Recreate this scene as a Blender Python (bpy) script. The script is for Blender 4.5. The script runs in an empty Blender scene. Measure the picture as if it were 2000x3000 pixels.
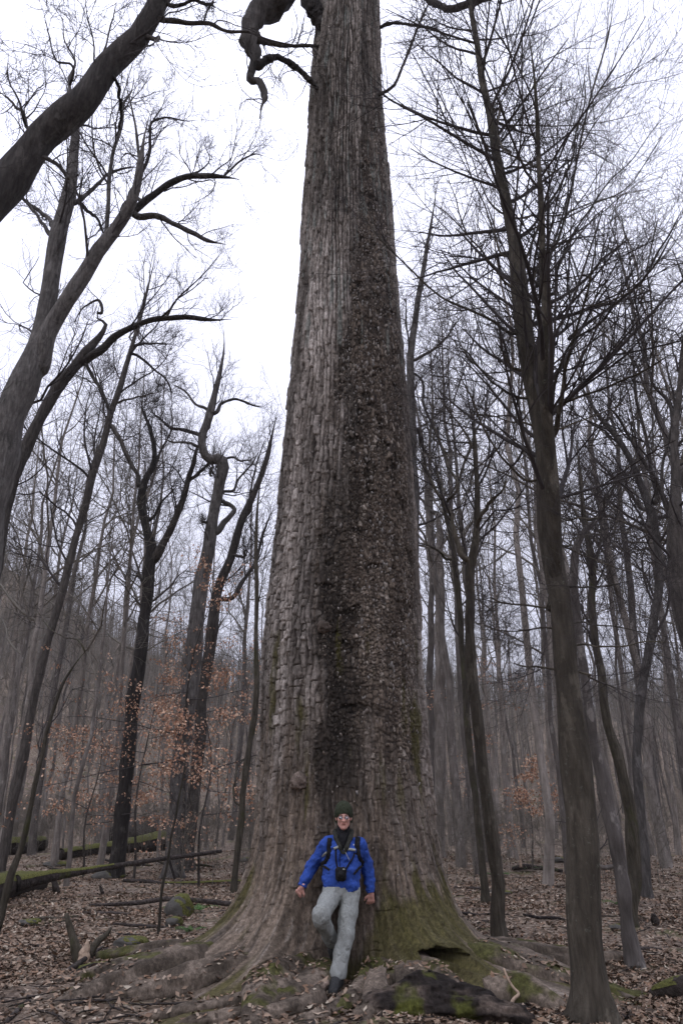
import bpy, math, random
import numpy as np
from mathutils import Vector, Matrix
from mathutils.bvhtree import BVHTree

# ------------------------------------------------------------------ camera, sky, sun, exposure
scn = bpy.context.scene
COL = scn.collection
PITCH = math.radians(23.0)
CAM_H = 1.5
HAZE = 0.0003
F_PX = 2167.0            # focal length in pixels of the 2000x3000 photograph
cam_d = bpy.data.cameras.new('camera'); cam = bpy.data.objects.new('camera', cam_d); COL.objects.link(cam)
cam_d.sensor_fit = 'VERTICAL'; cam_d.sensor_height = 36.0; cam_d.lens = 36.0 * F_PX / 3000.0
cam_d.clip_start = 0.05; cam_d.clip_end = 3000
cam.location = (0, 0, CAM_H); cam.rotation_euler = (math.radians(90) + PITCH, 0, 0)
scn.camera = cam

SUN_EL, SUN_AZ = math.radians(52), math.radians(215)   # behind and left of the camera, through cloud
world = bpy.data.worlds.new('World'); scn.world = world; world.use_nodes = True
nt = world.node_tree; nt.nodes.clear()
def wn(t, **k):
    n = nt.nodes.new(t)
    for a, b in k.items(): setattr(n, a, b)
    return n
w_out = wn('ShaderNodeOutputWorld'); w_bg = wn('ShaderNodeBackground'); w_bg.inputs['Strength'].default_value = 0.1
w_sky = wn('ShaderNodeTexSky'); w_sky.sky_type = 'NISHITA'; w_sky.sun_disc = False
w_sky.sun_elevation = SUN_EL; w_sky.sun_rotation = SUN_AZ
w_tc = wn('ShaderNodeTexCoord'); w_sep = wn('ShaderNodeSeparateXYZ')
nt.links.new(w_tc.outputs['Generated'], w_sep.inputs[0])
# overcast: cloud cover brighter overhead than at the horizon (CIE overcast), softly mottled
w_mx = wn('ShaderNodeMath', operation='MAXIMUM'); w_mx.inputs[1].default_value = 0.0
nt.links.new(w_sep.outputs['Z'], w_mx.inputs[0])
w_ma = wn('ShaderNodeMath', operation='MULTIPLY_ADD'); w_ma.inputs[1].default_value = 13.5; w_ma.inputs[2].default_value = 6.2
nt.links.new(w_mx.outputs[0], w_ma.inputs[0])
w_no = wn('ShaderNodeTexNoise'); w_no.inputs['Scale'].default_value = 3.0; w_no.inputs['Detail'].default_value = 4
nt.links.new(w_tc.outputs['Generated'], w_no.inputs['Vector'])
w_mr = wn('ShaderNodeMapRange'); w_mr.inputs[3].default_value = 0.93; w_mr.inputs[4].default_value = 1.07
nt.links.new(w_no.outputs[0], w_mr.inputs[0])
w_mu = wn('ShaderNodeMath', operation='MULTIPLY')
nt.links.new(w_ma.outputs[0], w_mu.inputs[0]); nt.links.new(w_mr.outputs[0], w_mu.inputs[1])
w_vs = wn('ShaderNodeVectorMath', operation='SCALE'); w_vs.inputs[0].default_value = (0.815, 0.83, 1.0)
nt.links.new(w_mu.outputs[0], w_vs.inputs['Scale'])
w_mix = wn('ShaderNodeMix', data_type='RGBA'); w_mix.inputs[0].default_value = 0.94
nt.links.new(w_sky.outputs[0], w_mix.inputs[6]); nt.links.new(w_vs.outputs[0], w_mix.inputs[7])
nt.links.new(w_mix.outputs[2], w_bg.inputs['Color']); nt.links.new(w_bg.outputs[0], w_out.inputs['Surface'])

sun_d = bpy.data.lights.new('sun', 'SUN'); sun = bpy.data.objects.new('sun', sun_d); COL.objects.link(sun)
sun_d.energy = 0.5; sun_d.angle = math.radians(40); sun_d.color = (1.0, 0.97, 0.93)
sd = Vector((math.sin(SUN_AZ) * math.cos(SUN_EL), math.cos(SUN_AZ) * math.cos(SUN_EL), math.sin(SUN_EL)))
sun.rotation_euler = (-sd).to_track_quat('-Z', 'Y').to_euler(); sun.location = sd * 60

vs = scn.view_settings
vs.view_transform = 'Standard'; vs.look = 'None'; vs.exposure = 0.16; vs.gamma = 1.0; vs.use_curve_mapping = False
scn.cycles.max_bounces = 5; scn.cycles.diffuse_bounces = 3; scn.cycles.transparent_max_bounces = 4
scn.cycles.volume_bounces = 1

# ------------------------------------------------------------------ helpers
rng = np.random.default_rng(7)
CP, SP = math.cos(PITCH), math.sin(PITCH)
K = 2000.0 / 1568.0      # the tracing below was read off a 1568 px wide view of the photograph

def ray(u, v):
    cx = (np.asarray(u, float) * K - 1000) / F_PX; cy = (1500 - np.asarray(v, float) * K) / F_PX
    return np.stack([cx, CP - cy * SP, SP + cy * CP], -1)

def at(u, v, Y):
    """world point at forward distance Y that the sight line (u, v) passes"""
    d = ray(u, v); Y = np.asarray(Y, float)
    return np.array([0, 0, CAM_H]) + d * (Y / d[..., 1])[..., None]

def mpp(p):
    """metres per traced pixel at a world point"""
    p = np.asarray(p, float)
    return (p[..., 1] * CP + (p[..., 2] - CAM_H) * SP) / F_PX * K

def vhash(*ii):
    h = np.zeros_like(ii[0], dtype=np.uint64)
    for i, m in zip(ii, (374761393, 668265263, 2147483647, 1274126177)):
        h = h + (i.astype(np.int64) & 0xffffffff).astype(np.uint64) * np.uint64(m)
    h ^= h >> np.uint64(13); h *= np.uint64(1274126177); h &= np.uint64(0xffffffffffff)
    h ^= h >> np.uint64(16); h *= np.uint64(2246822519); h ^= h >> np.uint64(15)
    return (h & np.uint64(0xffffff)).astype(np.float64) / 16777215.0

def vn(x, y, z=None, seed=0):
    """value noise 0..1"""
    x = np.asarray(x, float); y = np.broadcast_to(np.asarray(y, float), x.shape)
    z = np.zeros_like(x) if z is None else np.broadcast_to(np.asarray(z, float), x.shape)
    xi, yi, zi = np.floor(x), np.floor(y), np.floor(z)
    fx, fy, fz = x - xi, y - yi, z - zi
    fx, fy, fz = (t * t * (3 - 2 * t) for t in (fx, fy, fz))
    xi, yi, zi = (t.astype(np.int64) for t in (xi, yi, zi))
    out = 0
    for a in (0, 1):
        for b in (0, 1):
            for c in (0, 1):
                w = (fx if a else 1 - fx) * (fy if b else 1 - fy) * (fz if c else 1 - fz)
                out = out + w * vhash(xi + a, yi + b, zi + c, np.full_like(xi, seed))
    return out

def fbm(x, y, z=None, o=3, seed=0):
    s, a, t = 0, 1.0, 0
    for i in range(o):
        f = 2.03 ** i
        s = s + a * vn(np.asarray(x) * f, np.asarray(y) * f, None if z is None else np.asarray(z) * f, seed + i * 17); t += a; a *= .5
    return s / t

def sstep(a, b, x):
    t = np.clip((np.asarray(x, float) - a) / (b - a), 0, 1); return t * t * (3 - 2 * t)

def mesh_np(name, V, faces, mat=None, smooth=True, colors=None):
    V = np.asarray(V, np.float32).reshape(-1, 3)
    faces = [np.asarray(f, np.int32) for f in (faces if isinstance(faces, list) else [faces]) if len(f)]
    me = bpy.data.meshes.new(name)
    me.vertices.add(len(V)); me.vertices.foreach_set('co', V.ravel())
    idx = np.concatenate([f.ravel() for f in faces]); tot = np.concatenate([np.full(len(f), f.shape[1], np.int32) for f in faces])
    st = np.concatenate([[0], np.cumsum(tot)[:-1]]).astype(np.int32)
    me.loops.add(len(idx)); me.loops.foreach_set('vertex_index', idx)
    me.polygons.add(len(tot)); me.polygons.foreach_set('loop_start', st)
    me.update(calc_edges=True); me.validate()
    if smooth: me.polygons.foreach_set('use_smooth', np.ones(len(me.polygons), bool))
    if colors is not None:
        a = me.color_attributes.new('tint', 'FLOAT_COLOR', 'POINT')
        c = np.ones((len(V), 4), np.float32); c[:, :3] = colors
        a.data.foreach_set('color', c.ravel())
    if mat is not None:
        for m in (mat if isinstance(mat, (list, tuple)) else [mat]): me.materials.append(m)
    return me

def link(name, data, parent=None, loc=None, **props):
    o = bpy.data.objects.new(name, data); COL.objects.link(o)
    if parent is not None: o.parent = parent
    if loc is not None: o.location = loc
    for k, v in props.items(): o[k] = v
    return o

def thing(name, label, cat, loc=(0, 0, 0), group=None):
    o = link(name, None, loc=tuple(map(float, loc))); o.empty_display_size = .2
    o['label'] = label; o['category'] = cat
    if group: o['group'] = group
    return o

def part(name, V, faces, mat, parent, smooth=True, colors=None, **props):
    """a mesh in world coordinates, stored relative to the (unrotated) thing it belongs to"""
    off = np.zeros(3); q = parent
    while q is not None: off += np.array(q.location); q = q.parent
    return link(name, mesh_np(name, np.asarray(V).reshape(-1, 3) - off, faces, mat, smooth, colors), parent, **props)

def tubes(P, R, s, cap=False):
    """P (N,n,3), R (N,n) -> verts and quads of N tubes of s sides"""
    P = np.asarray(P, float); R = np.asarray(R, float); N, n = R.shape
    T = np.gradient(P, axis=1); T /= np.linalg.norm(T, axis=2, keepdims=True) + 1e-9
    D = P[:, -1] - P[:, 0]; ref = np.eye(3)[np.argmin(np.abs(D), axis=1)][:, None, :]
    U = np.cross(T, np.broadcast_to(ref, T.shape)); U /= np.linalg.norm(U, axis=2, keepdims=True) + 1e-9
    W = np.cross(T, U)
    a = np.arange(s) * 2 * math.pi / s
    ring = P[:, :, None, :] + R[:, :, None, None] * (np.cos(a)[None, None, :, None] * U[:, :, None, :] + np.sin(a)[None, None, :, None] * W[:, :, None, :])
    V = ring.reshape(-1, 3)
    base = (np.arange(N) * n * s)[:, None, None] + (np.arange(n - 1) * s)[None, :, None]
    j = np.arange(s)[None, None, :]; k = (np.arange(s) + 1) % s; k = k[None, None, :]
    Q = np.stack([base + j, base + k, base + s + k, base + s + j], -1).reshape(-1, 4)
    F = [Q]
    if cap:
        e = (np.arange(N) * n * s)[:, None]
        F += [(e + np.arange(s)[::-1][None]), (e + (n - 1) * s + np.arange(s)[None])]
    return V, F

def merge(parts):
    Vs, Fs, o = [], {}, 0
    for V, F in parts:
        Vs.append(V)
        for f in F: Fs.setdefault(f.shape[1], []).append(f + o)
        o += len(V)
    return np.concatenate(Vs), [np.concatenate(x) for x in Fs.values()]

def resample(P, n):
    P = np.asarray(P, float); L = np.concatenate([[0], np.cumsum(np.linalg.norm(np.diff(P[:, :3], axis=0), axis=1))])
    t = np.linspace(0, L[-1], n)
    if len(P) < 3: return np.stack([np.interp(t, L, P[:, i]) for i in range(P.shape[1])], -1)
    # Catmull-Rom through the points
    m = np.gradient(P, L, axis=0); i = np.clip(np.searchsorted(L, t, 'right') - 1, 0, len(L) - 2)
    h = (L[i + 1] - L[i])[:, None]; s = ((t - L[i]) / (L[i + 1] - L[i]))[:, None]
    out = (2*s**3 - 3*s**2 + 1) * P[i] + (s**3 - 2*s**2 + s) * h * m[i] + (-2*s**3 + 3*s**2) * P[i+1] + (s**3 - s**2) * h * m[i+1]
    return out

def grow(P, R, c, n, ln, ang=(35, 60), t0=.2, up=.1, wob=.12, rr=.55, rmin=.003, tip=.35, g=None, kink=0.0, t1=1.0, rl=.014):
    """c children per parent polyline; ln = length as a function of (parent length, t)"""
    g = g or rng
    N, m, _ = P.shape; idx = np.repeat(np.arange(N), c); M = N * c
    t = t0 + (t1 - t0) * ((np.tile(np.arange(c), N) + g.random(M)) / c)
    x = t * (m - 1); i = np.minimum(x.astype(int), m - 2); f = (x - i)[:, None]
    p = P[idx, i] * (1 - f) + P[idx, i + 1] * f; r = R[idx, i] * (1 - f[:, 0]) + R[idx, i + 1] * f[:, 0]
    T = P[idx, i + 1] - P[idx, i]; T /= np.linalg.norm(T, axis=1, keepdims=True) + 1e-9
    q = g.normal(size=(M, 3)); q -= (q * T).sum(1, keepdims=True) * T; q /= np.linalg.norm(q, axis=1, keepdims=True) + 1e-9
    a = np.radians(g.uniform(ang[0], ang[1], M))[:, None]
    d = np.cos(a) * T + np.sin(a) * q
    plen = np.linalg.norm(np.diff(P, axis=1), axis=2).sum(1)[idx]
    L = ln(plen, t) * g.uniform(.65, 1.25, M); st = (L / (n - 1))[:, None]
    out = [p]
    for k in range(n - 1):
        d = d + wob * g.normal(size=(M, 3)) + np.array([0, 0, up])
        if kink: d += kink * g.normal(size=(M, 3)) * (g.random((M, 1)) < .25)
        d /= np.linalg.norm(d, axis=1, keepdims=True)
        p = p + d * st; out.append(p)
    CP_ = np.stack(out, 1)
    r0 = np.clip(np.minimum(r * rr, L * rl), rmin, None)
    CR = r0[:, None] * np.linspace(1, tip, n)[None]
    return CP_, np.maximum(CR, rmin * .6)

# ------------------------------------------------------------------ materials
def new_mat(name, rough=.9, spec=.2):
    m = bpy.data.materials.new(name); m.use_nodes = True
    b = m.node_tree.nodes['Principled BSDF']; b.inputs['Roughness'].default_value = rough; b.inputs['Specular IOR Level'].default_value = spec
    return m, m.node_tree, b

def nz(t, vec, scale, detail=4, rough=.6, kind='ShaderNodeTexNoise'):
    n = t.nodes.new(kind); n.inputs['Scale'].default_value = scale
    if kind == 'ShaderNodeTexNoise':
        n.inputs['Detail'].default_value = detail; n.inputs['Roughness'].default_value = rough
    if vec is not None: t.links.new(vec, n.inputs['Vector'])
    return n

def ramp(t, fac, stops):
    r = t.nodes.new('ShaderNodeValToRGB'); e = r.color_ramp.elements
    while len(e) < len(stops): e.new(.5)
    for x, (p, c) in zip(e, stops): x.position = p; x.color = (*c, 1)
    t.links.new(fac, r.inputs[0]); return r

def mixc(t, fac, a, b, blend='MIX'):
    m = t.nodes.new('ShaderNodeMix'); m.data_type = 'RGBA'; m.blend_type = blend
    for s, v in ((0, fac), (6, a), (7, b)):
        if isinstance(v, (int, float)): m.inputs[s].default_value = v
        elif isinstance(v, tuple): m.inputs[s].default_value = (*v, 1)
        else: t.links.new(v, m.inputs[s])
    return m.outputs[2]

def mapv(t, scale, src='Object'):
    tc = t.nodes.new('ShaderNodeTexCoord'); mp = t.nodes.new('ShaderNodeMapping'); mp.inputs['Scale'].default_value = scale
    t.links.new(tc.outputs[src], mp.inputs[0]); return mp.outputs[0]

def bump(t, b, h, dist, strength=1.0):
    n = t.nodes.new('ShaderNodeBump'); n.inputs['Distance'].default_value = dist; n.inputs['Strength'].default_value = strength
    t.links.new(h, n.inputs['Height']); t.links.new(n.outputs[0], b.inputs['Normal'])

def mrange(t, v, a, b, c=0., d=1.):
    n = t.nodes.new('ShaderNodeMapRange'); t.links.new(v, n.inputs[0])
    for i, x in enumerate((a, b, c, d)): n.inputs[i + 1].default_value = x
    return n.outputs[0]

def bark_mat(name, dark, mid, pale, moss=None, lichen=0., zs=.22, sc=14, bd=.04, moss_lo=.52):
    m, t, b = new_mat(name)
    v = mapv(t, (1, 1, zs)); n = nz(t, v, sc, 6, .65); big = nz(t, mapv(t, (1, 1, .5)), 1.7, 3)
    c = ramp(t, n.outputs[0], [(.3, dark), (.5, mid), (.72, pale)]).outputs[0]
    c = mixc(t, mrange(t, big.outputs[0], .35, .7), c, mixc(t, .5, c, dark))
    oi = t.nodes.new('ShaderNodeObjectInfo')
    c = mixc(t, 1.0, c, ramp(t, oi.outputs['Random'], [(0., (.5, .49, .5)), (1., (1.4, 1.36, 1.32))]).outputs[0], 'MULTIPLY')
    rg = nz(t, mapv(t, (.6, .6, 9)), 1.6, 4, .7); c = mixc(t, mrange(t, rg.outputs[0], .56, .66, 0, .4), c, dark)
    bl = nz(t, mapv(t, (1, 1, .45)), 4.5, 4, .65); c = mixc(t, mrange(t, bl.outputs[0], .58, .64, 0, .55), c, pale)
    if lichen:
        l = nz(t, mapv(t, (1, 1, 1)), 19, 5, .75); lm_ = nz(t, mapv(t, (1, 1, 1)), 2.2, 2, .5); mm_ = t.nodes.new('ShaderNodeMath'); mm_.operation = 'MULTIPLY'; t.links.new(mrange(t, l.outputs[0], .6, .7, 0, lichen * 1.5), mm_.inputs[0]); t.links.new(mrange(t, lm_.outputs[0], .42, .62), mm_.inputs[1]); c = mixc(t, mm_.outputs[0], c, (.25, .27, .225))
    if moss:
        g = nz(t, mapv(t, (1, 1, .6)), 2.6, 5, .7); c = mixc(t, mrange(t, g.outputs[0], moss_lo, moss_lo + .1, 0, .85), c, moss)
    vb = nz(t, mapv(t, (1, 1, .16)), 22, 3, .6, 'ShaderNodeTexVoronoi'); ad_ = t.nodes.new('ShaderNodeMath'); ad_.operation = 'MULTIPLY_ADD'; t.links.new(vb.outputs['Distance'], ad_.inputs[0]); ad_.inputs[1].default_value = .7; t.links.new(n.outputs[0], ad_.inputs[2])
    t.links.new(c, b.inputs['Base Color']); bump(t, b, ad_.outputs[0], bd); return m

def flat_mat(name, col, rough=.85, spec=.2, var=.25, sc=40, bd=.002, metal=0.):
    m, t, b = new_mat(name, rough, spec); n = nz(t, mapv(t, (1, 1, 1)), sc, 4)
    lo = tuple(x * (1 - var) for x in col); hi = tuple(min(1, x * (1 + var)) for x in col)
    c = ramp(t, n.outputs[0], [(.3, lo), (.7, hi)]).outputs[0]
    t.links.new(c, b.inputs['Base Color']); b.inputs['Metallic'].default_value = metal
    if bd: bump(t, b, n.outputs[0], bd)
    return m

def tint_mat(name, sc=60, var=.35, bd=.006, rough=.9, zs=.4):
    m, t, b = new_mat(name, rough, .15)
    a = t.nodes.new('ShaderNodeVertexColor'); a.layer_name = 'tint'
    n = nz(t, mapv(t, (1, 1, zs)), sc, 5, .7)
    c = mixc(t, 1., a.outputs[0], ramp(t, n.outputs[0], [(.25, (1 - var,) * 3), (.75, (1 + var,) * 3)]).outputs[0], 'MULTIPLY')
    n2 = nz(t, mapv(t, (1, 1, .55)), 24, 4, .75); c = mixc(t, 1., c, ramp(t, n2.outputs[0], [(.32, (.55, .53, .52)), (.5, (.95, .95, .95)), (.68, (1.6, 1.6, 1.62))]).outputs[0], 'MULTIPLY')
    t.links.new(c, b.inputs['Base Color']); bump(t, b, n.outputs[0], bd); return m

M = {}
M['giant'] = tint_mat('giant_bark')
M['near_bark'] = bark_mat('bark_near', (.03, .027, .025), (.068, .062, .057), (.115, .105, .095), lichen=.0)
M['lichen_bark'] = bark_mat('bark_lichen', (.045, .04, .031), (.098, .086, .067), (.16, .142, .112), moss=(.045, .044, .022), lichen=.45, moss_lo=.6)
M['grey_bark'] = bark_mat('bark_grey', (.045, .042, .04), (.1, .095, .09), (.18, .17, .162), moss=(.02, .019, .018), moss_lo=.58)
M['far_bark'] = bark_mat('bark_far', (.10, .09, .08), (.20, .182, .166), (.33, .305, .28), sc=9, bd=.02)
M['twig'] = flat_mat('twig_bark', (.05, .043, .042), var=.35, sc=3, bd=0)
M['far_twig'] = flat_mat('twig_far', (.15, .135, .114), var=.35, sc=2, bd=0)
M['mossy_bark'] = bark_mat('bark_mossy', (.03, .027, .021), (.065, .058, .044), (.11, .098, .078), moss=(.042, .044, .017), moss_lo=.54)
M['log'] = bark_mat('fallen_bark', (.02, .017, .016), (.055, .046, .042), (.11, .095, .088), zs=1., moss=(.055, .06, .02), moss_lo=.56)
M['moss'] = flat_mat('moss', (.095, .096, .026), var=.55, sc=35, bd=.02)
M['rot'] = flat_mat('rotten_wood', (.035, .028, .024), var=.6, sc=14, bd=.04)
M['pale_wood'] = flat_mat('broken_wood', (.36, .27, .2), var=.35, sc=25, bd=.01)
M['rock'] = flat_mat('rock', (.085, .08, .072), var=.45, sc=6, bd=.03)
M['fern'] = flat_mat('fern', (.055, .11, .03), var=.4, sc=8, bd=0)
# ------------------------------------------------------------------ terrain
AZ = [-180, -60, -40, -26, -16.2, -6.2, 0, 6, 15, 25, 60, 180]
EL = [8, 16, 16.5, 16, 12, 9.2, 8.4, 8.4, 7.6, 7.0, 7, 8]
def terrain(x, y, rough=True):
    x = np.asarray(x, float); y = np.asarray(y, float)
    d = np.hypot(x, y); az = np.degrees(np.arctan2(x, y))
    s = np.clip((d - 50) / 125, 0, 1); s = .55 * s * s * (3 - 2 * s) + .45 * s
    z = .018 * np.clip(d - 13, 0, 37) + s * 175 * np.tan(np.radians(np.interp(az, AZ, EL))) - .08 * np.clip(d - 185, 0, None)
    z = z + (fbm(x * .09 + 31, y * .09, o=2, seed=3) - .5) * 1.1 * sstep(14, 32, d) + (fbm(x * .02, y * .02, o=3, seed=8) - .5) * 26 * sstep(70, 170, d)
    if rough:
        z = z + (fbm(x * .7 + 9, y * .7, o=3, seed=5) - .5) * .22 * sstep(3, 8, d) * (1 - .8 * sstep(60, 90, d))
    return z

def ground_at(u, v, lo=5., hi=160.):
    d = ray(u, v); h = np.hypot(d[0], d[1]); t = np.geomspace(lo, hi, 4000) / h
    p = np.array([0, 0, CAM_H]) + t[:, None] * d
    k = np.argmax(p[:, 2] <= terrain(p[:, 0], p[:, 1])); return p[k]

rad = np.concatenate([[.3, 2, 4], np.geomspace(5, 14, 120), np.geomspace(14.2, 60, 90), np.geomspace(61, 420, 70)])
azs = np.radians(np.concatenate([np.linspace(-180, -46, 50), np.linspace(-45, 45, 300), np.linspace(46, 179.9, 50)[:-1]]))
RR, AA = np.meshgrid(rad, azs, indexing='ij'); gx, gy = RR * np.sin(AA), RR * np.cos(AA)
gV = np.stack([gx, gy, terrain(gx, gy)], -1); nr, na = RR.shape
i = np.arange(nr - 1)[:, None]; j = np.arange(na)[None]; jn = (j + 1) % na
gF = np.stack([i * na + j, (i + 1) * na + j, (i + 1) * na + jn, i * na + jn], -1).reshape(-1, 4)
gm, t, b = new_mat('leaf_litter_ground', .95, .1)
vec = mapv(t, (1, 1, 1)); vo = t.nodes.new('ShaderNodeTexVoronoi'); vo.inputs['Scale'].default_value = 15; t.links.new(vec, vo.inputs['Vector'])
sp = t.nodes.new('ShaderNodeSeparateColor'); t.links.new(vo.outputs['Color'], sp.inputs[0])
c = ramp(t, sp.outputs[0], [(0., (.075, .056, .042)), (.35, (.15, .112, .083)), (.7, (.225, .174, .132)), (1., (.34, .285, .23))]).outputs[0]
n1 = nz(t, vec, .45, 5, .65); n2 = nz(t, vec, 1.1, 4, .6)
c = mixc(t, mrange(t, n1.outputs[0], .48, .62, 0, .6), c, (.09, .07, .06))
c = mixc(t, mrange(t, n2.outputs[0], .57, .66, 0, .7), c, (.085, .088, .034))
t.links.new(c, b.inputs['Base Color']); bump(t, b, vo.outputs['Distance'], .03)
link('ground', mesh_np('ground', gV, gF[:, ::-1], gm), kind='structure')

# ------------------------------------------------------------------ the giant tree
TY = 10.0
sil = [(0, 733, 868), (200, 715, 877), (400, 699, 892), (600, 688, 911), (800, 667, 931), (1000, 655, 944), (1200, 637, 957),
       (1400, 612, 965), (1600, 598, 972), (1800, 592, 985), (1900, 590, 993)]
zz, cc, rr_ = [], [], []
for v, l, r in sil:
    dl, dr = ray(l, v), ray(r, v); al, ar = math.atan2(dl[0], dl[1]), math.atan2(dr[0], dr[1])
    m_, h_ = (al + ar) / 2, (ar - al) / 2; D = TY / math.cos(m_)
    zz.append(CAM_H + D * math.cos(h_) * dl[2] / math.hypot(dl[0], dl[1])); cc.append(TY * math.tan(m_)); rr_.append(D * math.sin(h_))
zz, cc, rr_ = (np.array(x)[::-1] for x in (zz, cc, rr_))
sl = (rr_[-1] - rr_[-3]) / (zz[-1] - zz[-3])
zz = np.concatenate([[-1.0], zz, [34.]]); cc = np.concatenate([[cc[0]], cc, [cc[-1] + .2]])
rr_ = np.concatenate([[rr_[0] + .05], rr_, [max(.35, rr_[-1] + sl * (34 - zz[-2]) * .5)]])
def smooth_tab(z, tab):
    return sum(np.interp(z + o, zz, tab) for o in (-.4, -.2, 0, .2, .4)) / 5
TCX = lambda z: smooth_tab(z, cc)
TR0 = lambda z: smooth_tab(z, rr_) - .055
FLARES = [(184, .95, 21, .34), (214, 1.25, 19, .42), (243, .95, 12, .48), (289, .62, 9, .32), (304, .75, 11, .48), (322, 1.15, 17, .42), (352, .9, 18, .34),
          (30, 1.1, 20, .4), (75, .9, 20, .36), (120, 1.1, 22, .4), (150, .7, 14, .36)]
def adiff(a, b): return (a - b + 180) % 360 - 180
DENTS = []        # (theta deg, z, half width deg, half height, depth)
def trunk_r(th, z):
    """trunk radius without its bark; th in degrees, 270 faces the camera"""
    th = np.asarray(th, float); z = np.asarray(z, float); a = np.radians(th)
    r = TR0(z); zc = np.clip(z, -.25, None)
    wob = 6 * (vn(np.cos(a) * 2 + 7, np.sin(a) * 2, z * 1.2, 4) - .5)
    fl = 0
    for c_, A, w, h in FLARES:
        dd = adiff(th + wob, c_) / (w * (1 + .25 * np.clip(zc, 0, 2)))
        fl = fl + A * np.exp(-zc / h) * np.exp(-dd * dd) + .85 * A * np.exp(-zc / .13) * np.exp(-(dd * 1.25) ** 2) + .05 * np.exp(-zc / 1.6) * np.exp(-(dd * .8) ** 2)
    r = r + fl
    r = r - .20 * np.exp(-((z - .45) / .75) ** 2) * np.exp(-(adiff(th, 267) / 9) ** 2)
    c, s = np.cos(a) * 3, np.sin(a) * 3
    r = r + .10 * (fbm(c, s, z * .55, 3, 11) - .5) + (.05 + .16 * np.exp(-np.clip(z, 0, None) / .8)) * (fbm(c * 3.2, s * 3.2, z * .8, 4, 13) - .5)
    for t0, z0, w, h, dp in DENTS:
        q = np.sqrt((adiff(th, t0) / w) ** 2 + ((z - z0) / h) ** 2) + .9 * (fbm(th * .35, z * 8, o=3, seed=21) - .5)
        r = r - dp * (1 - sstep(.65, 1.1, q)) + .06 * np.exp(-((q - 1.25) / .25) ** 2)
    return r

def trunk_xyz(th, z, off=0.):
    r = trunk_r(th, z) + off; a = np.radians(th)
    return np.stack([TCX(z) + r * np.cos(a), TY + r * np.sin(a), np.broadcast_to(z, r.shape)], -1)

def trunk_hit(u, v):
    d = ray(u, v); t = np.linspace(6.2, 10, 1600) / d[1]; p = np.array([0, 0, CAM_H]) + t[:, None] * d
    th = np.degrees(np.arctan2(p[:, 1] - TY, p[:, 0] - TCX(p[:, 2]))); rad_ = np.hypot(p[:, 0] - TCX(p[:, 2]), p[:, 1] - TY)
    ok = rad_ <= trunk_r(th, p[:, 2]); k = int(np.argmax(ok))
    return p[k], th[k] % 360, bool(ok.any())

for (u, v, w, h, dp) in [(1022, 2208, 5.5, .14, .55), (985, 2192, 1.8, .09, .4), (617, 2228, 2.6, .07, .25)]:
    p, th, ok = trunk_hit(u, v); DENTS.append((th, p[2], w, h, dp))

tree = thing('giant_tree', 'giant old tree with huge straight trunk, flaky grey bark and flared mossy roots', 'tree', (0, TY, 0))
th_f = np.linspace(168, 372, 330); th_b = np.linspace(12, 168, 40)[1:-1]
TH = np.concatenate([th_f, th_b + 360]); nth = len(TH)
vrow = np.linspace(2330, -40, 1250)       # rows evenly spread over the height as seen from the path
drow = ray(np.full_like(vrow, 790), vrow); zrow = CAM_H + 9.0 * drow[:, 2] / drow[:, 1]
zrow = np.concatenate([[-.9, -.6, -.42], zrow[zrow > -.3], np.arange(zrow[-1] + .25, 33, .35)])
ZZ, TT = np.meshgrid(zrow, TH, indexing='ij')

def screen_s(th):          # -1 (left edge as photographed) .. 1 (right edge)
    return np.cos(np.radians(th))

# bark plates: two nested sheets of vertical cells, taller towards the top
def plates(th, z, w, hlo, hhi, seed, dist):
    zt = np.linspace(-2, 36, 3000); hh = hlo + (hhi - hlo) * sstep(4.5, 11, zt); ze = np.interp(z, zt, np.cumsum((zt[1] - zt[0]) / hh))
    u = np.radians(th) * 1.07 / w
    u = u + dist * (fbm(u * .16, ze * .12, o=2, seed=seed) - .5) * 8 + .35 * (fbm(u * .7, ze * .9, o=2, seed=seed + 3) - .5)
    ze = ze + .5 * (vn(u * .9, ze * .5, seed=seed + 5) - .5)
    ui, zi = np.floor(u).astype(np.int64), np.floor(ze).astype(np.int64)
    f1 = np.full(u.shape, 9.); f2 = np.full(u.shape, 9.); idr = np.zeros(u.shape); lz = np.zeros(u.shape); lu = np.zeros(u.shape)
    for a in (-1, 0, 1):
        for b_ in (-1, 0, 1):
            cu, cz = ui + a, zi + b_; sd = np.full_like(cu, seed)
            pu = cu + .5 + .5 * (vhash(cu, cz, sd) - .5); pz = cz + .5 + .95 * (vhash(cu, cz, sd + 1) - .5) + .5 * (cu % 2)
            pz = np.where(pz - ze > 1, pz - 1, pz)
            d = np.maximum(np.abs(u - pu) * 1.12, np.abs(ze - pz) * .85) * .6 + .4 * np.hypot(u - pu, (ze - pz) * .9)
            near = d < f1
            f2 = np.where(near, f1, np.minimum(f2, d)); idr = np.where(near, vhash(cu, cz, sd + 2), idr)
            lz = np.where(near, ze - pz, lz); lu = np.where(near, u - pu, lu); f1 = np.where(near, d, f1)
    return f2 - f1, idr, lz, lu

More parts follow.
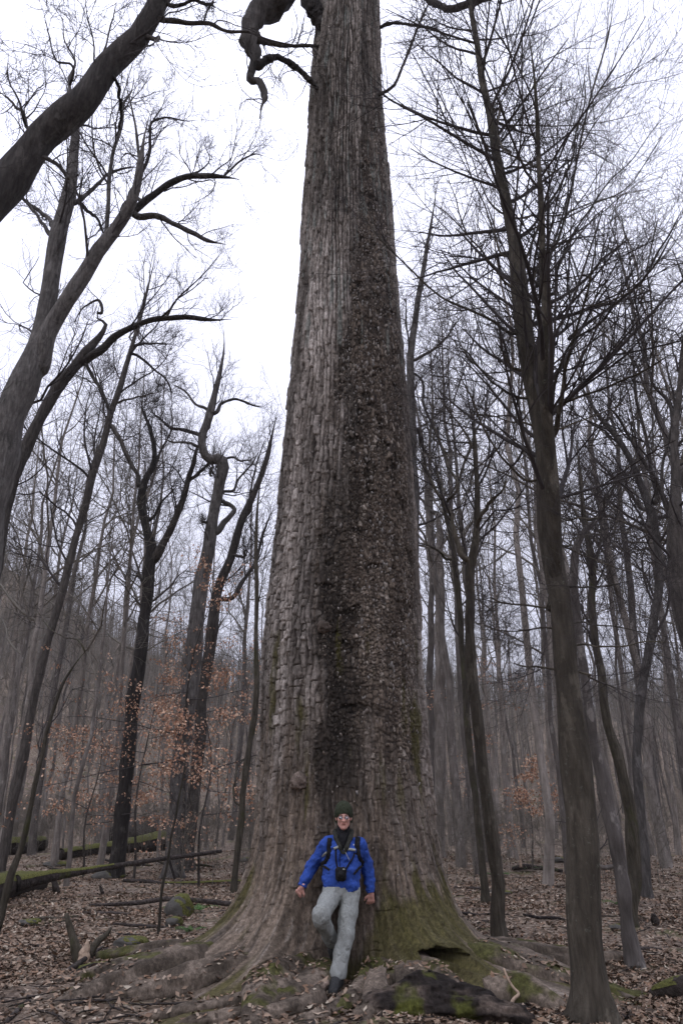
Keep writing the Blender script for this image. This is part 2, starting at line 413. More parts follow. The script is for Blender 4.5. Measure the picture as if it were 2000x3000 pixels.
def ridges(th, z, w, hlo, hhi, seed):
    """long meandering vertical ridges broken by cross cracks -> distance to the nearest furrow (m), plate id, local height"""
    zt = np.linspace(-2, 36, 3000); hh = hlo + (hhi - hlo) * sstep(4.5, 11, zt); ze = np.interp(z, zt, np.cumsum((zt[1] - zt[0]) / hh))
    u = np.radians(th) * 1.07 / w
    u = u + 1.7 * (fbm(u * .2, ze * .2, o=3, seed=seed) - .5) * 2 + .7 * (fbm(u * .9, ze * .55, o=2, seed=seed + 3) - .5) + .28 * (fbm(u * 2.2, z * 14, o=2, seed=seed + 4) - .5)
    ci = np.floor(u).astype(np.int64); uu = u - ci; sd = np.full_like(ci, seed)
    zo = ze + 7.3 * vhash(ci, sd, sd) + .35 * (fbm(u * 1.3, z * 5, o=2, seed=seed + 6) - .5); ri = np.floor(zo).astype(np.int64); jit = .8 * (vhash(ci, ri, sd + 1) - .5); jit1 = .8 * (vhash(ci, ri + 1, sd + 1) - .5)
    v = zo - ri - jit; below = v < 0; v1 = 1 + jit1 - (zo - ri); rid = np.where(below, ri - 1, np.where(v1 < 0, ri + 1, ri))
    dv = np.minimum(np.abs(v), np.abs(v1)); hw = np.interp(z, zt, hh)
    du = np.minimum(uu, 1 - uu) * w * (.6 + .9 * vn(u * .5, z * 3, seed=seed + 8)); weak = vhash(ci, ri + (np.abs(v1) < np.abs(v)), sd + 7)
    d = np.minimum(du, dv * hw * 1.15 + .002 + .03 * (weak > .72) + .008 * weak)
    return d, vhash(ci, rid, sd + 2), np.clip(np.where(below, .9, v), 0, 1) - .5, uu - .5

e1, id1, lz1, lu1 = ridges(TT, ZZ, .074, .15, .50, 51)
e2, id2, lz2, lu2 = plates(TT, ZZ, .042, .062, .2, 77, .2)
e3, id3, lz3, lu3 = plates(TT, ZZ, .075, .12, .32, 83, .2); big3 = fbm(TT * .12, ZZ * 1.4, o=3, seed=87) > .53
e2, id2, lz2 = np.where(big3, e3, e2), np.where(big3, id3, id2), np.where(big3, lz3, lz2)
S = screen_s(TT); edge_n = fbm(TT * .09, ZZ * 1.3, o=3, seed=31) - .5
# zone of small curled flakes (right of the seam that runs down the trunk) and zone of smoother lower bark
seam = np.interp(ZZ, [0, 1.5, 2.5, 5, 8, 11, 14, 20], [-.2, -.32, -.38, -.22, -.1, .1, .75, 1.2])
shag = sstep(-.2, .2, S + .55 * edge_n + .35 * (fbm(TT * .5, ZZ * .5, o=2, seed=35) - .5) - seam) * sstep(1.3, 2.6, ZZ + 2 * edge_n) * (1 - .75 * sstep(.82, .97, S + .2 * edge_n))
low = 1 - sstep(1.0, 3.0, ZZ + 2.2 * edge_n + .3 * S)
chip = sstep(.62, .7, fbm(TT * .55, ZZ * 7, o=2, seed=57))
pl1 = sstep(.002, .013, e1 - .006 * chip)
h1 = .046 * pl1 * (.55 + .7 * id1) - .012 * lz1 * pl1 - .016 * chip * pl1 + .010 * (fbm(TT * 1.1, ZZ * 10, o=3, seed=58) - .5)
h1 = h1 * (1 + .35 * sstep(8, 12, ZZ))
pl2 = sstep(.02, .14, e2)
h2 = .015 * pl2 * (.2 + 1.3 * id2) - .020 * lz2 * pl2 + .02 * (fbm(TT * .9, ZZ * 9, o=3, seed=59) - .5)
gash_n = fbm(TT * .10, ZZ * 6.5, o=2, seed=91); gash = sstep(.66, .72, gash_n) * shag * sstep(2.2, 3, ZZ)
H = h1 * (1 - shag) + .75 * h2 * shag - .03 * gash
ridg = fbm(TT * .5, ZZ * 1.1, o=5, seed=41) - .5
fine = fbm(TT * 1.3, ZZ * 7, o=3, seed=43) - .5
H = H * (1 - .62 * low) + low * (.06 * ridg + .03 * fine)
H = H + .02 * (fbm(TT * .3, ZZ * 2.2, o=3, seed=45) - .5)
P = trunk_xyz(TT, ZZ); a_ = np.radians(TT)
P[..., 0] += H * np.cos(a_); P[..., 1] += H * np.sin(a_)

def c3(*a): return np.array(a)[None, None]
def lerp(a, b, f): return a * (1 - f[..., None]) + b * f[..., None]
patch = fbm(TT * .05, ZZ * .35, o=3, seed=61)
pale_col = lerp(c3(.165, .142, .122), c3(.44, .395, .355), np.clip(id1 * .75 + (patch - .4) * .9, 0, 1))
cr = lerp(c3(.05, .04, .035) + 0 * pale_col, pale_col, sstep(.001, .013, e1) * (1 - .5 * chip))
cr = cr * (1 - .45 * sstep(1., .5, patch * 2)[..., None])
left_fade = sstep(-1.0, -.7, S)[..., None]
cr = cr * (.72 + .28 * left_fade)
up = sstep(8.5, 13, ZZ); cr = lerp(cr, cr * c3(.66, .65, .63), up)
shag_col = lerp(c3(.062, .048, .038), c3(.18, .145, .114), np.clip(id2 * .7 + 1.6 * (fbm(TT * .16, ZZ * 1.6, o=4, seed=89) - .42), 0, 1))
shag_col = np.where((id2 > .9)[..., None], c3(.30, .26, .22), shag_col)
shag_col = lerp(c3(.045, .037, .032) + 0 * shag_col, shag_col, sstep(.0, .2, e2))
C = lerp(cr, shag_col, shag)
low_col = lerp(c3(.072, .056, .042), c3(.205, .16, .122), sstep(.3, .7, .5 * fbm(TT * .32, ZZ * 1.6, o=4, seed=63) + .5 * fbm(TT * .9, ZZ * 6, o=4, seed=64)))
low_col = lerp(low_col, c3(.26, .225, .19) + 0 * low_col, sstep(.66, .74, fbm(TT * .7, ZZ * 4, o=3, seed=66)) * .6)
low_col = lerp(low_col, c3(.05, .041, .035) + 0 * low_col, sstep(.62, .72, fbm(TT * .5, ZZ * 2.6, o=4, seed=68)) * .7)
C = lerp(C, low_col, low * .9)
# black damp stain down the middle and painted-in shade of the cleft at the foot
sc_ = np.interp(ZZ, [1.3, 2.0, 3.2, 4.5, 6, 8, 10, 12], [.02, -.02, -.08, -.1, -.06, 0., .05, .05])
sw_ = np.interp(ZZ, [1.2, 1.7, 2.6, 4, 6, 8, 10, 12], [.08, .24, .3, .25, .17, .12, .08, .0])
wet = 1 - sstep(.35, 1.3, np.abs(S + .35 * edge_n - sc_) / np.maximum(sw_, .01) + .5 * (fbm(TT * .3, ZZ * 3, o=3, seed=65) - .5))
wet = wet * sstep(1.2, 1.9, ZZ + edge_n) * (1 - sstep(7, 11.5, ZZ))
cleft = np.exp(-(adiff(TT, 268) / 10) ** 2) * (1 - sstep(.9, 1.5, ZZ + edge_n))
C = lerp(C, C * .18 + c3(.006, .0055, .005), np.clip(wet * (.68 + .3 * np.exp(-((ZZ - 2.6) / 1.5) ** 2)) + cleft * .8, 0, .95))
C = lerp(C, C * .55, gash)
# moss
mo = fbm(TT * .12, ZZ * 1.1, o=4, seed=67)
mz = np.exp(-((ZZ - .55) / .5) ** 2) * (np.exp(-(adiff(TT, 318) / 22) ** 2) * 1.25 + np.exp(-(adiff(TT, 200) / 24) ** 2) * 1.15 + np.exp(-(adiff(TT, 292) / 10) ** 2) * .6) + .45 * np.exp(-((ZZ - .05) / .2) ** 2)
moss = sstep(.52, .68, mo * .85 + .32 * mz)
pm, thm, _ = trunk_hit(946, 1680)
moss = np.maximum(moss, 1 - sstep(.6, 1.1, np.hypot(adiff(TT, thm) / 4.5, (ZZ - pm[2]) / .2) + .8 * (fbm(TT * .3, ZZ * 6, o=2, seed=69) - .5)))
C = lerp(C, c3(.062, .056, .018) * (.6 + .8 * fbm(TT * .9, ZZ * 9, o=2, seed=70))[..., None], moss * .85 * (ZZ < 4))
# pale blue-green lichen on the upper trunk
li = sstep(.66, .74, fbm(TT * .35, ZZ * 1.2, o=3, seed=73)) * (ZZ > 8)
C = lerp(C, c3(.19, .21, .19) + 0 * C, li * .6)
nR, nC = ZZ.shape
i = np.arange(nR - 1)[:, None]; j = np.arange(nC)[None]; jn = (j + 1) % nC
tF = np.stack([i * nC + j, i * nC + jn, (i + 1) * nC + jn, (i + 1) * nC + j], -1).reshape(-1, 4)
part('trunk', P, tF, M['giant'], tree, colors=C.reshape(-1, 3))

# loose bark flakes: curled plates standing off the trunk
def flake_mesh(seed):
    g = np.random.default_rng(seed); k = 6
    a = np.linspace(0, 2 * math.pi, k, endpoint=False) + g.uniform(-.3, .3, k); rr = g.uniform(.75, 1.1, k)
    x, z = .5 * rr * np.cos(a), .72 * rr * np.sin(a); bend = .35 * x * x + .12 * g.normal(size=k)
    fr = np.stack([x, -.05 - bend * .6, z], -1); bk = np.stack([x * .95, .03 - bend * .6, z * .95], -1)
    V = np.concatenate([fr, bk, [[0, -.06, 0]]])
    T = [[i, 12, (i + 1) % k] for i in range(k)]; Q = [[i, (i + 1) % k, k + (i + 1) % k, k + i] for i in range(k)]
    return V, [np.array(T)[:, ::-1], np.array(Q)[:, ::-1]]
fcol = [(.30, .275, .255), (.22, .19, .165), (.13, .11, .092), (.085, .072, .06), (.17, .14, .115), (.26, .245, .23)]
FM = [flat_mat('bark_flake_%d' % i, c, var=.4, sc=30, bd=.004) for i, c in enumerate(fcol)]
FLK = [flake_mesh(100 + i) for i in range(6)]
g = np.random.default_rng(5); nf = 4200
fth = 270 + np.degrees(np.arcsin(np.clip(g.uniform(-.93, .93, nf * 4), -1, 1))); fz = 1.0 + 15 * g.random(nf * 4) ** 1.35
fs = screen_s(fth); fsm = np.interp(fz, [0, 1.5, 2.5, 5, 8, 11, 14, 20], [-.2, -.32, -.38, -.22, -.1, .1, .75, 1.2])
keep = g.random(nf * 4) * (1 + 14 * (1 - sstep(1.6, 3.4, fz + g.normal(size=nf * 4) * .35))) < np.where(fs > fsm, 1.0, .22) * np.where(fz > 11, .35, 1); fth, fz = fth[keep][:nf], fz[keep][:nf]; nf = len(fth)
size = g.uniform(.012, .028, nf) * (1 + .9 * (g.random(nf) < .12)); pos = trunk_xyz(fth, fz, .012)
order = np.argsort(-size / np.linalg.norm(pos - [0, 0, 1.5], axis=1)); kind = g.integers(0, 6, nf)
wetf = np.abs(screen_s(fth) + .06) < .25
kind = np.where(wetf & (fz < 6) & (g.random(nf) < .75), 3, kind)
fmesh = [mesh_np('bark_flake', *FLK[i], FM[i], smooth=False) for i in range(6)]
loose = [[] for _ in range(6)]
for n_, q in enumerate(order):
    a = math.radians(fth[q]) + math.pi / 2
    Rm = Matrix.Rotation(a, 4, 'Z') @ Matrix.Rotation(math.radians(g.uniform(5, 42)), 4, 'X') @ Matrix.Rotation(g.uniform(-.5, .5), 4, 'Y')
    s = size[q]; Mx = Matrix.Translation(Vector(pos[q])) @ Rm @ Matrix.Diagonal((s * g.uniform(.8, 1.2), s, s * g.uniform(.9, 1.7), 1))
    if n_ < 300:
        o = link('bark_flake', fmesh[kind[q]], tree); o.matrix_basis = Matrix.Translation((0, -TY, 0)) @ Mx
    else:
        A = np.array(Mx); V = FLK[kind[q]][0] @ A[:3, :3].T + A[:3, 3]; loose[kind[q]].append((V, FLK[kind[q]][1]))
for k_ in range(6):
    if k_ == 0: allV, allF, allI = [], {3: [], 4: []}, {3: [], 4: []}; o_ = 0
    for V, F in loose[k_]:
        allV.append(V)
        for f in F: allF[f.shape[1]].append(f + o_); allI[f.shape[1]].append(np.full(len(f), k_))
        o_ += len(V)
lb = part('loose_bark', np.concatenate(allV), [np.concatenate(allF[3]), np.concatenate(allF[4])], FM, tree, smooth=False, kind='stuff')
lb.data.polygons.foreach_set('material_index', np.concatenate(allI[3] + allI[4]).astype(np.int32))

def blob(c, r, sub=24, amp=.2, sc=3., seed=0, squash=(1, 1, 1)):
    """lumpy ball -> verts, quads"""
    th = np.linspace(0, 2 * math.pi, sub, endpoint=False); ph = np.linspace(.04, math.pi - .04, sub // 2 + 1)
    PH, TH_ = np.meshgrid(ph, th, indexing='ij'); d = np.stack([np.sin(PH) * np.cos(TH_), np.sin(PH) * np.sin(TH_), np.cos(PH)], -1)
    k = 1 + amp * 2 * (fbm(d[..., 0] * sc + 5, d[..., 1] * sc, d[..., 2] * sc, 4, seed) - .5)
    V = np.array(c) + d * k[..., None] * r * np.array(squash); n, m = PH.shape
    i = np.arange(n - 1)[:, None]; j = np.arange(m)[None]; jn = (j + 1) % m
    F = np.stack([i * m + j, (i + 1) * m + j, (i + 1) * m + jn, i * m + jn], -1).reshape(-1, 4)
    cap = [np.arange(m)[None], (n - 1) * m + np.arange(m)[None, ::-1]]
    return V.reshape(-1, 3), [F] + cap

def tinted(V, lo, hi, sc=6, seed=0, moss=0.0):
    f = sstep(.3, .7, fbm(V[:, 0] * sc, V[:, 1] * sc, V[:, 2] * sc, 4, seed))[:, None]
    c = np.array(lo) * (1 - f) + np.array(hi) * f
    if moss:
        g_ = sstep(.5, .6, fbm(V[:, 0] * 3.1 + 4, V[:, 1] * 3.1, V[:, 2] * 3.1, 4, seed + 9) + moss)[:, None] * .9
        c = c * (1 - g_) + np.array((.06, .061, .017)) * g_
    return c

for (u, v, r, sd_, dk) in [(690, 1797, .105, 3, 1.), (744, 1442, .085, 4, .55)]:
    p, th, _ = trunk_hit(u, v); V, F = blob(p + [0, .0, 0], r, 40, .42, 2.2, sd_, (1.1, .95, .95))
    part('burl', V, F, M['giant'], tree, colors=tinted(V, (.10 * dk, .08 * dk, .065 * dk), (.19 * dk, .15 * dk, .125 * dk), 9, sd_))

# surface roots spreading from the flares
ROOT_V, ROOT_F = [], []
def root(pts, rad, seed, squash=.75, moss=-.04, parent=tree, lo=(.06, .048, .037), hi=(.165, .132, .104)):
    n, m = 90, 30
    P = resample(np.array(pts, float), n); r = np.interp(np.linspace(0, 1, n), np.linspace(0, 1, len(rad)), rad)
    V, F = tubes(P[None], r[None], m, True); V = V.reshape(-1, 3)
    ctr = np.repeat(P, m, axis=0); dv = V - ctr; an = np.tile(np.arange(m) * 2 * math.pi / m, n); sl_ = np.repeat(np.linspace(0, 1, n), m) * np.linalg.norm(P[-1] - P[0])
    ca, sa = np.cos(an), np.sin(an)
    k = 1 + .5 * (fbm(V[:, 0] * 3.2, V[:, 1] * 3.2, V[:, 2] * 3.2, 4, seed) - .5) + .75 * (fbm(ca * 2.6, sa * 2.6, sl_ * .9, 4, seed + 1) - .5) + .22 * (fbm(ca * 5, sa * 5, sl_ * 9, 3, seed + 2) - .5)
    V = ctr + dv * k[:, None] * np.array([1, 1, squash])
    ROOT_F.append(F[0] + sum(len(x) for x in ROOT_V)); ROOT_V.append(V)
    c = tinted(V, lo, hi, 5, seed, moss); f = fbm(V[:, 0] * 22, V[:, 1] * 22, V[:, 2] * 22, 3, seed + 5)[:, None]; c = c * (.55 + .9 * f)
    return part('root', V, F, M['giant'], parent, colors=c)
def fl_pt(th, r, dz=0.):
    a = math.radians(th); x, y = r * math.cos(a), TY + r * math.sin(a); return (x, y, float(terrain(x, y)) + dz)
for k_, (th, bend, L, r0) in enumerate([(176, -10, 3.6, .20), (196, 10, 3.5, .26), (214, 6, 3.6, .30), (232, -12, 3.2, .26), (247, 12, 3.3, .24), (262, -10, 3.0, .16), (288, 6, 3.1, .17),
                                        (300, -8, 3.2, .22), (322, 10, 3.6, .3), (338, -12, 3.5, .26), (354, 8, 3.9, .26), (10, -6, 3.6, .22)]):
    root([fl_pt(th, 1.2, .12), fl_pt(th + bend * .2, 1.9, .08), fl_pt(th + bend * .6, (L + 1.9) / 2, .03), fl_pt(th + bend, L, -.1)], [r0 * 1.15, r0, r0 * .62, r0 * .3], 200 + k_)
root([at(520, 2330, 7.6), at(640, 2318, 7.62), at(705, 2292, 7.75), at(750, 2258, 8.0)], [.03, .045, .045, .03], 240, .9, -.05, hi=(.26, .2, .16))   # thin root rising to the boot
root([at(745, 2352, 7.3), at(800, 2300, 7.6), at(826, 2262, 7.95), at(838, 2225, 8.2)], [.09, .085, .075, .05], 241)
root([at(1120, 2285, 7.9), at(1180, 2270, 7.9), at(1250, 2300, 7.7), at(1330, 2352, 7.4)], [.15, .17, .13, .05], 242)

for k_, (pts, rad_) in enumerate([([(300, 2345, 7.6), (430, 2330, 7.6), (560, 2306, 7.7), (660, 2280, 7.9)], [.05, .09, .10, .12]), ([(520, 2375, 7.2), (600, 2345, 7.35), (680, 2322, 7.5), (735, 2290, 7.8)], [.07, .10, .10, .09]),
        ([(640, 2390, 7.1), (700, 2356, 7.2), (760, 2326, 7.4), (800, 2292, 7.8)], [.06, .085, .08, .07]), ([(800, 2395, 7.0), (838, 2340, 7.25), (862, 2290, 7.6), (866, 2240, 8.0)], [.09, .11, .11, .1]), ([(360, 2385, 7.2), (420, 2362, 7.3), (520, 2340, 7.4), (600, 2322, 7.6)], [.04, .08, .08, .07]),
        ([(880, 2400, 7.0), (910, 2350, 7.3), (930, 2300, 7.6), (925, 2240, 8.0)], [.08, .1, .1, .1])]):
    root([at(*q_) for q_ in pts], rad_, 260 + k_, .95, .0)
# great limbs of the giant tree that come down into view from above
def limb_px(pts, Y0, Y1, n=30, wob=.0, seed=0, lin=False):
    a = np.array(pts, float); Yv = np.linspace(Y0, Y1, len(a)); p = at(a[:, 0], a[:, 1], Yv); r = a[:, 2] / 2 * mpp(p)
    q = np.concatenate([p, r[:, None]], 1)
    if lin: t_ = np.linspace(0, len(q) - 1, n); q = np.stack([np.interp(t_, np.arange(len(q)), q[:, i_]) for i_ in range(4)], -1)
    else: q = resample(q, n)
    g_ = np.random.default_rng(seed)
    if wob: q[1:-1, :3] += wob * g_.normal(size=(n - 2, 3)) * q[1:-1, 3:]
    return q[:, :3], np.maximum(q[:, 3], .002)
gl = [([(800, -260, 60), (740, -200, 56), (690, -90, 60), (655, -30, 66), (628, 4, 60), (600, 24, 52), (576, 58, 44), (574, 98, 40), (588, 122, 28), (582, 150, 25), (574, 180, 19), (584, 186, 17), (599, 188, 20), (606, 208, 18), (609, 226, 15), (604, 236, 5), (599, 252, 4), (597, 272, 3)], 10, 9),
      ([(590, 150, 20), (640, 132, 14), (680, 155, 13), (712, 185, 11), (740, 215, 9)], 9.2, 9.6),
      ([(590, 92, 14), (650, 105, 8), (720, 105, 7), (760, 112, 6)], 9.2, 9.8),
      ([(800, -200, 40), (880, -120, 30), (960, -30, 24), (1000, 8, 18), (1040, 20, 14), (1090, 5, 14), (1140, -10, 10)], 10, 8.6),
      ([(860, 70, 9), (890, 55, 8), (950, 58, 6), (1000, 68, 5), (1030, 90, 3)], 10, 9.2),
      ([(868, 220, 8), (900, 200, 6), (925, 150, 6), (960, 60, 5), (985, 5, 4)], 9.6, 9.2),
      ([(700, -40, 40), (715, 10, 34), (735, 45, 30), (760, 90, 20)], 9.6, 9.7)]
tw_src = []
for k_, (pts, y0, y1) in enumerate(gl):
    p, r = limb_px(pts, y0, y1, 60, .10, k_, k_ == 0); r = r * np.interp(np.arange(60), np.arange(0, 60, 3), np.random.default_rng(40 + k_).uniform(.8, 1.25, 20)); V, F = tubes(p[None], r[None], 12, True); V = V.reshape(-1, 3)
    V = np.repeat(p, 12, 0) + (V - np.repeat(p, 12, 0)) * (1 + .4 * (fbm(V[:, 0] * 7, V[:, 1] * 7, V[:, 2] * 7, 3, k_) - .5) + .45 * (fbm(V[:, 0] * 20, V[:, 1] * 20, V[:, 2] * 14, 3, k_ + 30) - .5))[:, None]; part('limb', V, F, M['near_bark'], tree); p, r = p[::2], r[::2]
    if k_ != 6: tw_src.append((p, r))
Ps = np.stack([a for a, _ in tw_src]); Rs = np.stack([b_ for _, b_ in tw_src])
a1 = grow(Ps, Rs, 12, 8, lambda L, t: .7 + 0 * L, (30, 75), .35, -.02, .22, .4, .003); a2 = grow(*a1, 4, 5, lambda L, t: .5 * L, (30, 60), .2, 0, .2, .6, .002)
part('twigs', *merge([tubes(*a1, 4), tubes(*a2, 3)]), M['twig'], tree, kind='stuff')
# ------------------------------------------------------------------ traced trees standing around the giant
def hero(name, label, Y, trunk, limbs=(), mat='near_bark', twig='twig', kids=(7, 5, 4), start=.35, ln=(2.2, .5, .5), ang=(30, 60), up=.12, wob=.13,
         ground=True, cat='tree', sides=18, seed=0, dY=1.5, rtw=.0045, kink=.35, extra=None, twig_limbs=True, tw_t1=1.0, lk=None, broken=False):
    g_ = np.random.default_rng(900 + seed)
    tr = np.array(trunk, float)              # listed from the foot upwards
    p = at(tr[:, 0], tr[:, 1], np.full(len(tr), float(Y))); r = tr[:, 2] / 2 * mpp(p)
    if ground:
        x, y = p[0, 0], p[0, 1]
        if len(p) > 1 and p[0, 2] > terrain(x, y) + .3:
            d = p[0] - p[1]; kx = (p[0, 2] - terrain(x, y)) * np.clip(d[0] / (abs(d[2]) + 1e-6), -.6, .6); x += kx
        f = np.array([[x, y, float(terrain(x, y)) - .15]])
        if p[0, 2] - f[0, 2] > .05: p = np.concatenate([f, p]); r = np.concatenate([[r[0] * 1.15], r])
    n = 80; q = resample(np.concatenate([p, r[:, None]], 1), n)
    if not broken: q[:, 3] *= 1 - .9 * sstep(.86, 1, np.linspace(0, 1, n))
    q[:, :2] += np.stack([np.interp(np.arange(n), np.arange(0, n + 4, 4), .16 * g_.normal(size=n // 4 + 1)) for _ in (0, 1)], -1) * q[:, 3:]; q[:, 3] = np.maximum(q[:, 3], .004) * np.interp(np.arange(n), np.arange(0, n, 3), 1 + .07 * g_.normal(size=27))
    o = thing(name, label, cat, p[0])
    V, F = tubes(q[None, :, :3], q[None, :, 3], sides, True)
    V = V.reshape(-1, 3); ctr = np.repeat(q[:, :3], sides, 0); rr = np.repeat(q[:, 3], sides)
    kf = 1 + .22 * (fbm(V[:, 0] * 2.2 / rr.mean() * .15, V[:, 1] * 2.2 / rr.mean() * .15, V[:, 2] * 1.1, 3, seed) - .5) + .16 * (fbm(V[:, 0] / rr.mean() * .9, V[:, 1] / rr.mean() * .9, V[:, 2] / rr.mean() * .6, 3, seed + 5) - .5)
    base = sstep(.5, 0, V[:, 2] - p[0, 2]) if ground else 0
    an = np.arctan2(V[:, 1] - ctr[:, 1], V[:, 0] - ctr[:, 0]); kf = kf + base * (.28 + .3 * np.cos(an * 4 + seed))
    part('trunk', ctr + (V - ctr) * kf[:, None], F, M[mat], o)
    src = [(q[:, :3], q[:, 3])]
    for lp in limbs:
        a = np.array(lp, float); y0 = np.interp(a[0, 1], tr[::-1, 1], np.full(len(tr), float(Y)))
        Yv = y0 + np.linspace(0, g_.uniform(-dY, dY), len(a)); pl = at(a[:, 0], a[:, 1], Yv); rl = a[:, 2] / 2 * mpp(pl)
        allp = np.concatenate([s_[0] for s_ in src]); dn_ = np.linalg.norm(allp - pl[0], axis=1); k0 = int(np.argmin(dn_))
        if .02 < dn_[k0] < .9: pl = np.concatenate([allp[k0][None], pl]); rl = np.concatenate([rl[:1], rl])
        ql = resample(np.concatenate([pl, rl[:, None]], 1), n); ql[:, 3] = np.maximum(ql[:, 3], .004)
        ql[:, 3] *= 1 - .8 * sstep(.8, 1, np.linspace(0, 1, n)); thin_ = float(np.clip(.03 / q[0, 3] if False else .035 / max(ql[0, 3], .005), .25, 1)); wb_ = np.stack([np.interp(np.arange(n), np.arange(0, n + 7, 7), .5 * thin_ * g_.normal(size=len(range(0, n + 7, 7)))) for _ in range(3)], -1); ql[2:-1, :3] += wb_[2:-1] * ql[2:-1, 3:]; ql[1:, 3] *= np.interp(np.arange(1, n), np.arange(0, n + 4, 4), g_.uniform(.92, 1.1, len(range(0, n + 4, 4))))
        part('limb', *tubes(ql[None, :, :3], ql[None, :, 3], 8, True), M[mat], o); src.append((ql[:, :3], ql[:, 3]))
    if kids:
        parts = []
        A = grow(src[0][0][None], src[0][1][None], kids[0], 9, lambda L, t: ln[0] * (1.15 - .6 * t), ang, start, up, wob, .45, rtw * 1.6, .3, g_, kink, tw_t1)
        if len(src) > 1 and twig_limbs:
            B = grow(np.stack([s[0] for s in src[1:]]), np.stack([s[1] for s in src[1:]]), lk or max(5, kids[0] // 2), 9, lambda L, t: np.minimum(ln[0], .45 * L) * (1.15 - .6 * t), ang, .25, up, wob, .5, rtw * 1.4, .3, g_, kink)
            A = tuple(np.concatenate([x, y]) for x, y in zip(A, B))
        B = grow(*A, kids[1], 6, lambda L, t: L * ln[1], (30, 60), .15, up, wob * 1.1, .6, rtw, .4, g_, kink)
        parts = [tubes(*A, 5), tubes(*B, 4)]
        if kids[2]:
            Cc = grow(*B, kids[2], 4, lambda L, t: L * ln[2] + .08, (25, 60), .15, up, wob, .7, rtw * .75, .5, g_, kink); parts.append(tubes(*Cc, 3))
        part('twigs', *merge(parts), M[twig], o, kind='stuff')
    if extra: extra(o, q, g_)
    return o, q

z1 = lambda pts: [(x * .5, y * .5, w * .5) for x, y, w in pts]
z2 = lambda pts: [(x * .5 + 784, y * .5, w * .5) for x, y, w in pts]
z3 = lambda pts: [(x * .5, y * .5 + 784, w * .5) for x, y, w in pts]
z4 = lambda pts: [(x * .5 + 784, y * .5 + 784, w * .5) for x, y, w in pts]
z5 = lambda pts: [(x * .5, y * .5 + 1568, w * .5) for x, y, w in pts]
z6 = lambda pts: [(x * .5 + 784, y * .5 + 1568, w * .5) for x, y, w in pts]

# A: the leaning trunk over the upper left corner
hero('leaning_tree', 'thick dark trunk leaning steeply across the sky, reaching toward the giant tree', 9.0,
     [(-420, 2000, 108), (-380, 1600, 100), (-300, 1150, 94), (-170, 720, 88), (0, 440, 82), (110, 310, 68), (200, 215, 60), (270, 130, 53), (320, 65, 46), (370, 0, 41), (430, -90, 34), (480, -190, 25)],
     [z1([(780, 90, 26), (850, 105, 20), (960, 110, 18), (1040, 145, 15), (1150, 150, 12), (1200, 170, 9), (1300, 200, 8), (1440, 212, 6)]),
      z1([(790, 30, 18), (860, 12, 16), (950, 15, 15), (1000, 40, 8)]),
      z1([(180, 640, 22), (130, 590, 18), (100, 510, 13), (40, 460, 10), (0, 420, 6)]), z1([(110, 540, 12), (80, 450, 9), (50, 390, 6), (40, 230, 3)]),
      z1([(330, 470, 20), (320, 370, 13), (345, 280, 10), (300, 190, 7), (290, 90, 4)]), z1([(340, 330, 12), (260, 280, 8), (225, 150, 6), (195, 60, 3)]),
      z1([(470, 290, 12), (490, 210, 9), (520, 80, 6), (540, 0, 4)]), z1([(690, 170, 22), (712, 185, 9), (725, 197, 3)]), z1([(240, 735, 18), (290, 780, 18), (330, 830, 16), (350, 900, 12)]),
      z1([(520, 350, 16), (550, 430, 15), (560, 530, 13), (530, 640, 12)])],
     kids=(12, 7, 5), start=.5, ln=(2.2, .5, .5), seed=1, up=.02)
# B and C: forked grey pair at the left
hero('forked_tree', 'tall forked grey tree with dark blotches, one stem crooked and the other branching sideways', 16.0,
     [(-135, 1900, 86), (-70, 1500, 80), (0, 1120, 72), (25, 980, 72), (62, 868, 64), (85, 805, 52), (110, 690, 40), (135, 548, 36), (160, 440, 28), (172, 335, 22), (180, 240, 14), (190, 140, 7)],
     [[(75, 845, 46), (115, 760, 40), (155, 690, 38), (205, 612, 34), (255, 535, 30), (288, 490, 28), (305, 455, 22), (320, 400, 18), (330, 320, 10), (345, 260, 6)],
      [(290, 488, 22), (345, 455, 16), (385, 425, 14), (425, 407, 14), (480, 405, 12), (525, 408, 10), (550, 412, 7)],
      [(310, 497, 15), (355, 497, 14), (385, 507, 12), (430, 528, 11), (475, 552, 10), (520, 562, 6)],
      z1([(490, 1120, 22), (495, 1000, 20), (500, 850, 20), (520, 700, 16), (560, 580, 14), (570, 470, 12), (600, 430, 8), (620, 300, 5)]),
      z1([(630, 900, 20), (640, 800, 16), (635, 680, 14), (620, 560, 10), (600, 470, 8), (570, 360, 5)]), z1([(650, 780, 18), (690, 690, 16), (690, 600, 12), (700, 560, 10), (760, 540, 8), (850, 555, 5), (940, 548, 3)]),
      z1([(350, 930, 22), (400, 890, 18), (460, 840, 15), (500, 800, 12), (600, 770, 10), (650, 770, 8)]), z1([(375, 940, 18), (420, 980, 15), (450, 1010, 12), (490, 1100, 12)]),
      z1([(260, 1050, 24), (220, 1000, 20), (140, 940, 17), (80, 900, 14)]), z1([(240, 1080, 22), (200, 1030, 16), (150, 960, 14), (100, 910, 10)]),
      z1([(950, 800, 10), (1020, 810, 10), (1100, 740, 9), (1170, 710, 6), (1240, 725, 3)]), z1([(860, 810, 12), (920, 780, 8), (960, 745, 6), (930, 650, 3)])],
     mat='grey_bark', kids=(16, 7, 6), start=.42, ln=(3.0, .52, .45), seed=2)
